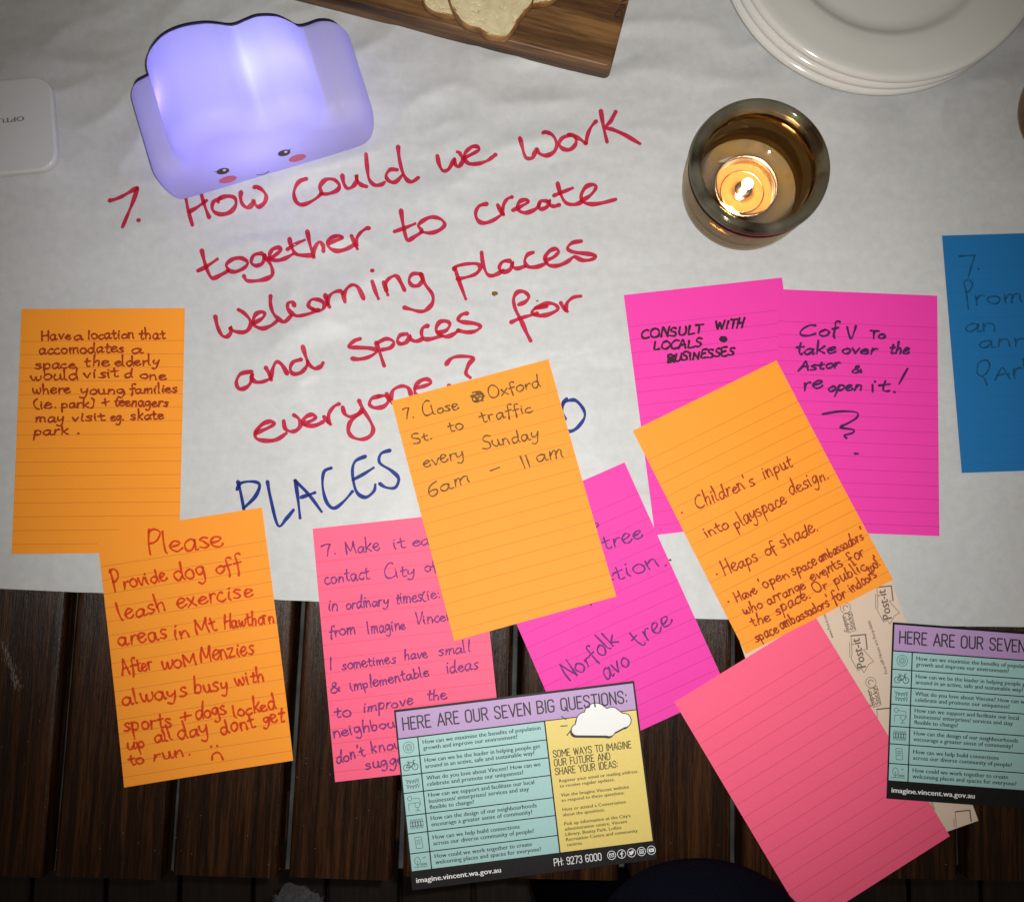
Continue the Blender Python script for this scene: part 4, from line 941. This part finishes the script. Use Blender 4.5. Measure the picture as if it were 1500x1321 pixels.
# tealight
tl = thing('tealight_candle', 'lit tealight candle in a thin metal cup inside the amber glass', 'candle', (156.0, 227.5, 10.4))
alu = simple('thin_aluminium', (0.86, 0.82, 0.76), 0.22, 1.0, bmp=0.3, bs=300)
lathe('metal_cup', [(0, 0), (18.6, 0), (19.0, 0.6), (19.2, 11.6), (19.8, 12.2), (19.9, 12.6), (19.3, 12.7), (18.9, 12.0), (18.7, 1.0), (0, 0.6)], alu, tl, 72)
wx = bpy.data.materials.new('clear_melted_wax'); wx.use_nodes = True; nt = wx.node_tree; nt.nodes.remove(nt.nodes['Principled BSDF'])
t_ = N(nt, 'ShaderNodeBsdfTransparent'); t_.inputs[0].default_value = (0.93, 0.80, 0.62, 1); g_ = N(nt, 'ShaderNodeBsdfGlossy'); g_.inputs['Roughness'].default_value = 0.04
f_ = N(nt, 'ShaderNodeFresnel'); f_.inputs[0].default_value = 1.7; m_ = N(nt, 'ShaderNodeMixShader'); nt.links.new(f_.outputs[0], m_.inputs[0]); nt.links.new(t_.outputs[0], m_.inputs[1]); nt.links.new(g_.outputs[0], m_.inputs[2])
nt.links.new(m_.outputs[0], nt.nodes['Material Output'].inputs[0])
lathe('wax_pool', [(0, 7.0), (7, 6.7), (12.5, 6.9), (16, 7.2), (18.6, 8.4)], wx, tl, 64)
lathe('soft_wax', [(0, 3.4), (9, 3.2), (13.5, 2.2), (16.2, 1.4), (18.6, 1.2)], simple('pale_wax', (0.62, 0.40, 0.22), 0.5), tl, 64)
lathe('cup_ridge', [(12.6, 1.0), (13.2, 2.6), (13.8, 2.6), (14.4, 1.0)], alu, tl, 64)
lathe('wick_clip', [(0, 7.6), (4.6, 7.4), (5.2, 7.0), (5.6, 6.8)], alu, tl, 32)
lathe('wick', [(0.0, 6.9), (0.8, 6.9), (0.75, 12.5), (0.5, 14), (0, 14.2)], simple('burnt_wick', (0.01, 0.008, 0.006), 0.9), tl, 12)
fm = bpy.data.materials.new('candle_flame'); fm.use_nodes = True; nt = fm.node_tree; nt.nodes.remove(nt.nodes['Principled BSDF'])
em = N(nt, 'ShaderNodeEmission'); em.inputs[0].default_value = (1.0, 0.50, 0.17, 1); em.inputs[1].default_value = 120; nt.links.new(em.outputs[0], nt.nodes['Material Output'].inputs[0])
lathe('flame', [(0, 12.2), (1.6, 13), (2.9, 14.8), (3.3, 16.4), (2.7, 18.6), (1.5, 21), (0.5, 23.4), (0, 24.6)], fm, tl, 24)

# ------------------------------------------------------------------ stack of plates
china = simple('white_glazed_china', (0.74, 0.735, 0.69), 0.12, coat=0.3, vary=0.015, vs=30)
for i, (x, y, z, lb) in enumerate([(245.2, 391.3, 1.2, 'lowest'), (247.4, 392.2, 8.2, 'middle'), (249.8, 393.1, 15.2, 'topmost')]):
    p = thing('plate', '%s white china plate of the stack at upper right' % lb, 'plate', (x, y, z), group='stack of white plates')
    lathe('rim_and_well', [(0, 5.0), (40, 4.8), (56, 5.0), (62, 6.2), (65.5, 8.8), (67.8, 11.6), (71, 12.8), (80, 14.2), (93, 16.2), (97.6, 17.3), (99.6, 17.0), (101.0, 15.6), (101.4, 13.8), (100.4, 12.2), (98, 11.8),
                           (91, 11.6), (76, 9.8), (66, 7.6), (58, 3.6), (52, 2.6), (50, 0.4), (47.5, 0.2), (46, 2.4), (0, 2.8)], china, p, 128)

# ------------------------------------------------------------------ serving board and bread
BA = math.radians(-14.6)
bd = thing('serving_board', 'brown wooden serving board with bread at the top edge', 'board', (73.6, 305.2, 1.2), BA)
def slab(x0, x1, y0, y1, z0, z1, r=2.0, nb=3):
    V = []; F = []; rg = []
    lv = [(r*0.6, z0), (0, z0+r*0.6)] + [(r*(1-math.cos(k/nb*math.pi/2)), z1-r+r*math.sin(k/nb*math.pi/2)) for k in range(nb+1)]
    for d, z in lv:
        ring = []
        for cx_, cy_, a0 in ((x1-4, y0+4, -90), (x1-4, y1-4, 0), (x0+4, y1-4, 90), (x0+4, y0+4, 180)):
            for q in range(5):
                a = math.radians(a0+q*22.5); ring.append((cx_+(4-d)*math.cos(a), cy_+(4-d)*math.sin(a), z))
        rg.append(ring)
    n = 20; V = [p for r_ in rg for p in r_]
    for j in range(len(rg)-1):
        for i in range(n): F.append((j*n+i, j*n+(i+1) % n, (j+1)*n+(i+1) % n, (j+1)*n+i))
    F.append(tuple(reversed(range(n)))); F.append(tuple((len(rg)-1)*n+i for i in range(n))); return V, F
s = mesh_obj('board_plank', *slab(-400, 0, 0, 230, 0, 18, 1.6), M['board'], bd, True); s.data.set_sharp_from_angle(angle=math.radians(35))
k = Print(); q = at(910.5, 28, 19.3) - Vector((73.6, 305.2, 0)); c_, s_ = math.cos(-BA), math.sin(-BA)
k.line('Davis', q.x*c_-q.y*s_, q.x*s_+q.y*c_, 6.8, 20, math.radians(90), 0.2, z=18.08)
k.build('burnt_lettering', simple('burnt_brand_mark', (0.03, 0.012, 0.005), 0.8), bd)

crumb = simple('bread_crumb', (0.66, 0.56, 0.335), 0.9, vary=0.13, vs=160, bmp=1.0, bs=260)
cr = new_mat('bread_crust'); nt, b = cr[1], cr[2]; co = objco(nt)
nt.links.new(ramp(nt, noise_tex(nt, co, 110, 5), [(0.3, (0.13, 0.05, 0.012)), (0.7, (0.40, 0.20, 0.055))]), b.inputs['Base Color']); b.inputs['Roughness'].default_value = 0.7; bump(nt, b, noise_tex(nt, co, 500, 3), 0.8, 0.0008); crust = cr[0]
def bread(label, px, z, th, seed):
    P = [at(a, b, z+th) for a, b in px]; c = Vector((sum(p.x for p in P)/len(P), sum(p.y for p in P)/len(P), 0))
    t = thing('bread_slice', label, 'bread', (c.x, c.y, z), group='slices of white bread')
    q = [(p.x-c.x, p.y-c.y) for p in P]; n0 = len(q); sm = []
    for i in range(n0):
        p0, p1, p2, p3 = q[i-1], q[i], q[(i+1) % n0], q[(i+2) % n0]
        for s in range(6):
            u = s/6; sm.append(tuple(0.5*((2*p1[k]) + (-p0[k]+p2[k])*u + (2*p0[k]-5*p1[k]+4*p2[k]-p3[k])*u*u + (-p0[k]+3*p1[k]-3*p2[k]+p3[k])*u**3) for k in (0, 1)))
    n = len(sm); r = random.Random(seed)
    def rg(sc_, z_): 
        out = []
        for i, (x, y) in enumerate(sm):
            l = math.hypot(x, y); k = (l-sc_)/l; e = 0.35*noise.noise(Vector((x*0.3, y*0.3, z_+seed))); out.append((x*k+e, y*k+e, z_))
        return out
    rings = [rg(1.5, 0), rg(0.2, 1.2), rg(0, th*0.5), rg(0.3, th-1.0), rg(0.8, th-0.2), rg(1.6, th-0.1)]
    v = [p for a in rings for p in a]; f = [(j*n+i, j*n+(i+1) % n, (j+1)*n+(i+1) % n, (j+1)*n+i) for j in range(len(rings)-1) for i in range(n)]
    f.append(tuple(range(n)))
    o = mesh_obj('crust', v, f, crust, t, True); fix_normals(o)
    # crumb: pitted top built of rings toward the middle
    v = []; f = []; K = 40
    for k in range(K):
        u = 1-k/K
        for i, (x, y) in enumerate(sm):
            l = math.hypot(x, y); s_ = (l-0.9+0.5*noise.noise(Vector((x*0.25, y*0.25, seed))))/l*u; X, Y = x*s_, y*s_
            pit = (max(0, noise.noise(Vector((X*0.22, Y*0.30, seed)))-0.46)*9 + max(0, noise.noise(Vector((X*0.7, Y*0.7, seed+9)))-0.30)*4) if k else 0
            v.append((X, Y, th+0.02 - pit + 0.35*noise.noise(Vector((X*0.12, Y*0.12, seed*2)))*(1 if k else 0)))
    v.append((0, 0, th)); c0 = len(v)-1
    f = [(j*n+i, j*n+(i+1) % n, (j+1)*n+(i+1) % n, (j+1)*n+i) for j in range(K-1) for i in range(n)]+[((K-1)*n+i, (K-1)*n+(i+1) % n, c0) for i in range(n)]
    o = mesh_obj('crumb', v, f, crumb, t, True)
    bm = bmesh.new(); bm.from_mesh(o.data)
    for fc in bm.faces:
        if fc.normal.z < 0: fc.normal_flip()
    bm.to_mesh(o.data); bm.free()
px = lambda s: [(450+a/3, b/3) for a, b in s]
bread('left slice of bread on the board, partly under the larger slice', px([(505, 0), (520, 30), (550, 52), (590, 66), (650, 70), (700, 50), (730, -40), (720, -140), (640, -200), (540, -180), (490, -90)]), 19.4, 7, 1)
bread('slice of bread at the right of the board, mostly out of the picture', px([(940, 20), (1000, 20), (1060, 12), (1090, -4), (1130, -60), (1120, -160), (1040, -220), (940, -180), (900, -80)]), 19.4, 7, 3)
bread('largest slice of bread on the board, lying over the other slices', px([(622, 0), (640, 45), (680, 98), (715, 118), (755, 128), (790, 155), (845, 166), (882, 160), (918, 110), (950, 60), (990, 12), (1000, -80), (960, -180), (850, -230), (720, -210), (630, -120), (612, -50)]), 26.6, 8, 5)

# ------------------------------------------------------------------ white device at the left edge
dv = thing('wireless_modem', 'glossy white rounded pocket device cut off by the left edge', 'device', (-280.5, 303.5, 1.2), math.radians(6.5))
def rounded(x0, x1, y0, y1, r, levels):
    V = []; F = []
    for d, z in levels:
        for cx_, cy_, a0 in ((x1-r, y0+r, -90), (x1-r, y1-r, 0), (x0+r, y1-r, 90), (x0+r, y0+r, 180)):
            for q in range(9):
                a = math.radians(a0+q*11.25); V.append((cx_+(r-d)*math.cos(a), cy_+(r-d)*math.sin(a), z))
    n = 36
    for j in range(len(levels)-1):
        for i in range(n): F.append((j*n+i, j*n+(i+1) % n, (j+1)*n+(i+1) % n, (j+1)*n+i))
    F.append(tuple(reversed(range(n)))); F.append(tuple((len(levels)-1)*n+i for i in range(n))); return V, F
s = mesh_obj('casing', *rounded(-103, 0, -62, 0, 12, [(2.5, 0), (0.8, 1.2), (0, 3.2), (0, 6.4), (0.25, 7.4), (0.9, 8.1)]), simple('glossy_white_plastic', (0.68, 0.68, 0.67), 0.08, coat=0.5), dv, True); s.data.set_sharp_from_angle(angle=math.radians(60))
s = mesh_obj('top_panel', *rounded(-102, -1, -61, -1, 11, [(0, 8.0), (0.1, 8.25), (0.5, 8.4)]), simple('satin_white_plastic', (0.62, 0.63, 0.635), 0.30), dv)
p = Print(); q = at(35.5, 170.5, 9.6); c_, s_ = math.cos(-math.radians(6.5)), math.sin(-math.radians(6.5)); dx, dy = q.x+280.5, q.y-303.5
p.line('OPTUS', dx*c_-dy*s_, dx*s_+dy*c_, 4.4, 19.5, math.pi, 0.35, z=8.46); p.build('lettering', simple('grey_lettering', (0.16, 0.15, 0.15), 0.5), dv)

# ------------------------------------------------------------------ crumbs on the paper
def pebble(name, label, px_, py_, r, mat, seed, cat='crumb'):
    bm = bmesh.new(); bmesh.ops.create_icosphere(bm, subdivisions=2, radius=r*MM)
    for vv in bm.verts:
        k = 1+0.55*noise.noise(vv.co/MM/r*1.3+Vector((seed, 0, 0))); vv.co = Vector((vv.co.x*k*1.2, vv.co.y*k*0.8, vv.co.z*0.6*k))
    me = bpy.data.meshes.new(name); bm.to_mesh(me); bm.free(); me.materials.append(mat); o = bpy.data.objects.new(name, me); sc.collection.objects.link(o)
    p = at(px_, py_, 1.0); o.location = Vector((p.x, p.y, paper_z(p.x, p.y)+r*0.35))*MM; tag(o, label, cat, 'crumbs on the paper')
cb = simple('toasted_crumb', (0.22, 0.10, 0.025), 0.8, vary=0.4, vs=900)
pebble('bread_crumb', 'brown crumb on the paper between the words places and for', 724.5, 430, 1.7, cb, 1)
pebble('bread_crumb', 'tiny dark crumb just above the word for', 787, 440.5, 0.65, cb, 2)
pebble('bread_crumb', 'tiny dark crumb on the paper beside the edge of the middle magenta note', 982, 820, 0.75, simple('dark_crumb', (0.05, 0.05, 0.05), 0.8), 3)

# ------------------------------------------------------------------ person at the bottom edge, only dark clothing shows
def person():
    c = at(1021, 1437, 60)
    t = thing('person', 'person in a dark navy fleece at the bottom edge, only a rounded part showing', 'person', (c.x, c.y, 0))
    m, nt, b = new_mat('navy_fleece'); b.inputs['Base Color'].default_value = (0.0035, 0.0045, 0.0095, 1); b.inputs['Roughness'].default_value = 1.0; b.inputs['Sheen Weight'].default_value = 0.0
    b.inputs['Specular IOR Level'].default_value = 0.02
    co = objco(nt); bump(nt, b, noise_tex(nt, co, 500, 4), 0.8, 0.0012)
    V = []; F = []; lv = []
    for k in range(14): z = -420+k*34.3; lv.append((z, 1.0))
    for k in range(1, 13): a = k/12*math.pi/2; lv.append((60+68*math.sin(a), max(0.01, math.cos(a))))
    n = 72; pts = []
    for z, s in lv:
        for i in range(n):
            a = 2*math.pi*i/n; below = max(0, -z)/420
            tk = min(1, max(0, 60-z)/50); rx, ry = (68-10*tk)*(1+0.3*below)*s, (68-15*tk)*s; oy = -26*tk
            pass
            x, y = rx*math.cos(a), ry*math.sin(a)+oy-60*below
            w = noise.noise(Vector((x*0.02, y*0.02, z*0.02)))*2.2; l = math.hypot(x, y) or 1
            pts.append((x*(1+w/max(l, 20)), y*(1+w/max(l, 20)), z))
    for j in range(len(lv)-1):
        for i in range(n): F.append((j*n+i, j*n+(i+1) % n, (j+1)*n+(i+1) % n, (j+1)*n+i))
    F.append(tuple(reversed(range(n)))); F.append(tuple((len(lv)-1)*n+i for i in range(n)))
    mesh_obj('fleece_top', pts, F, m, t, True)
    V = []; F = []; r = random.Random(4)
    for k in range(9000):
        a = r.uniform(0, 2*math.pi); el = r.uniform(0.0, 1.3); z = 60+68*math.sin(el); s = math.cos(el)
        p = Vector((68*s*math.cos(a), 68*s*math.sin(a), z)); nn = (p-Vector((0, 0, 60))).normalized()
        w = noise.noise(p*0.02)*2.2; p = p+nn*(w*s-0.3); d = (nn+Vector((r.uniform(-1, 1), r.uniform(-1, 1), r.uniform(-1, 1)))*0.9).normalized()*r.uniform(0.6, 1.7)
        sd = d.cross(Vector((0, 0, 1))).normalized()*0.07; b0 = len(V); V += [tuple(p-sd), tuple(p+sd), tuple(p+d)]; F.append((b0, b0+1, b0+2))
    o = mesh_obj('fleece_fuzz', V, F, m, t); o['kind'] = 'stuff'
person()

# ------------------------------------------------------------------ grey woollen thing under the table edge
def wool():
    c = at(425, 1318, -30); m = simple('grey_wool', (0.06, 0.057, 0.057), 0.95, vary=0.4, vs=400, bmp=1.0, bs=500)
    t = thing('wool_scarf', 'grey woolly cloth peeping out beyond the table end at bottom left', 'scarf', (c.x, c.y, -30))
    V = []; F = []; r = random.Random(2)
    nx, ny = 40, 16
    for j in range(ny+1):
        for i in range(nx+1):
            a_ = 2*math.pi*i/nx; q_ = (j/ny)*(1+0.5*noise.noise(Vector((math.cos(a_)*1.7, math.sin(a_)*1.7, 5)))); x = 2+15*q_*math.cos(a_); y = -8+12*q_*math.sin(a_); z = -9*q_*q_+3.5*noise.noise(Vector((x*0.14, y*0.10, 2)))
            V.append((x, y+3*noise.noise(Vector((x*0.2, 1, 1))), z))
    for j in range(ny):
        for i in range(nx): a = j*(nx+1)+i; F.append((a, a+1, a+nx+2, a+nx+1))
    b = len(V); V += [(x, y, z-3) for x, y, z in V]; F += [tuple(reversed([q+b for q in f])) for f in F]
    mesh_obj('knitted_cloth', V, F, m, t, True)
    V = []; F = []
    for k in range(700):
        a_, q_ = r.uniform(0, 6.3), r.uniform(0, 1.1); x, y = 2+15*q_*math.cos(a_), -8+12*q_*math.sin(a_); z = -9*q_*q_+3.5*noise.noise(Vector((x*0.14, y*0.10, 2)))
        p = Vector((x, y, z)); d = Vector((r.uniform(-1, 1), r.uniform(-0.6, 1.2), r.uniform(0.1, 0.6))).normalized()*r.uniform(2, 5); sd = d.cross(Vector((0, 0, 1))).normalized()*0.3
        b = len(V); V += [tuple(p-sd), tuple(p+sd), tuple(p+d)]; F.append((b, b+1, b+2))
    o = mesh_obj('wool_fibres', V, F, m, t); o['kind'] = 'stuff'
wool()
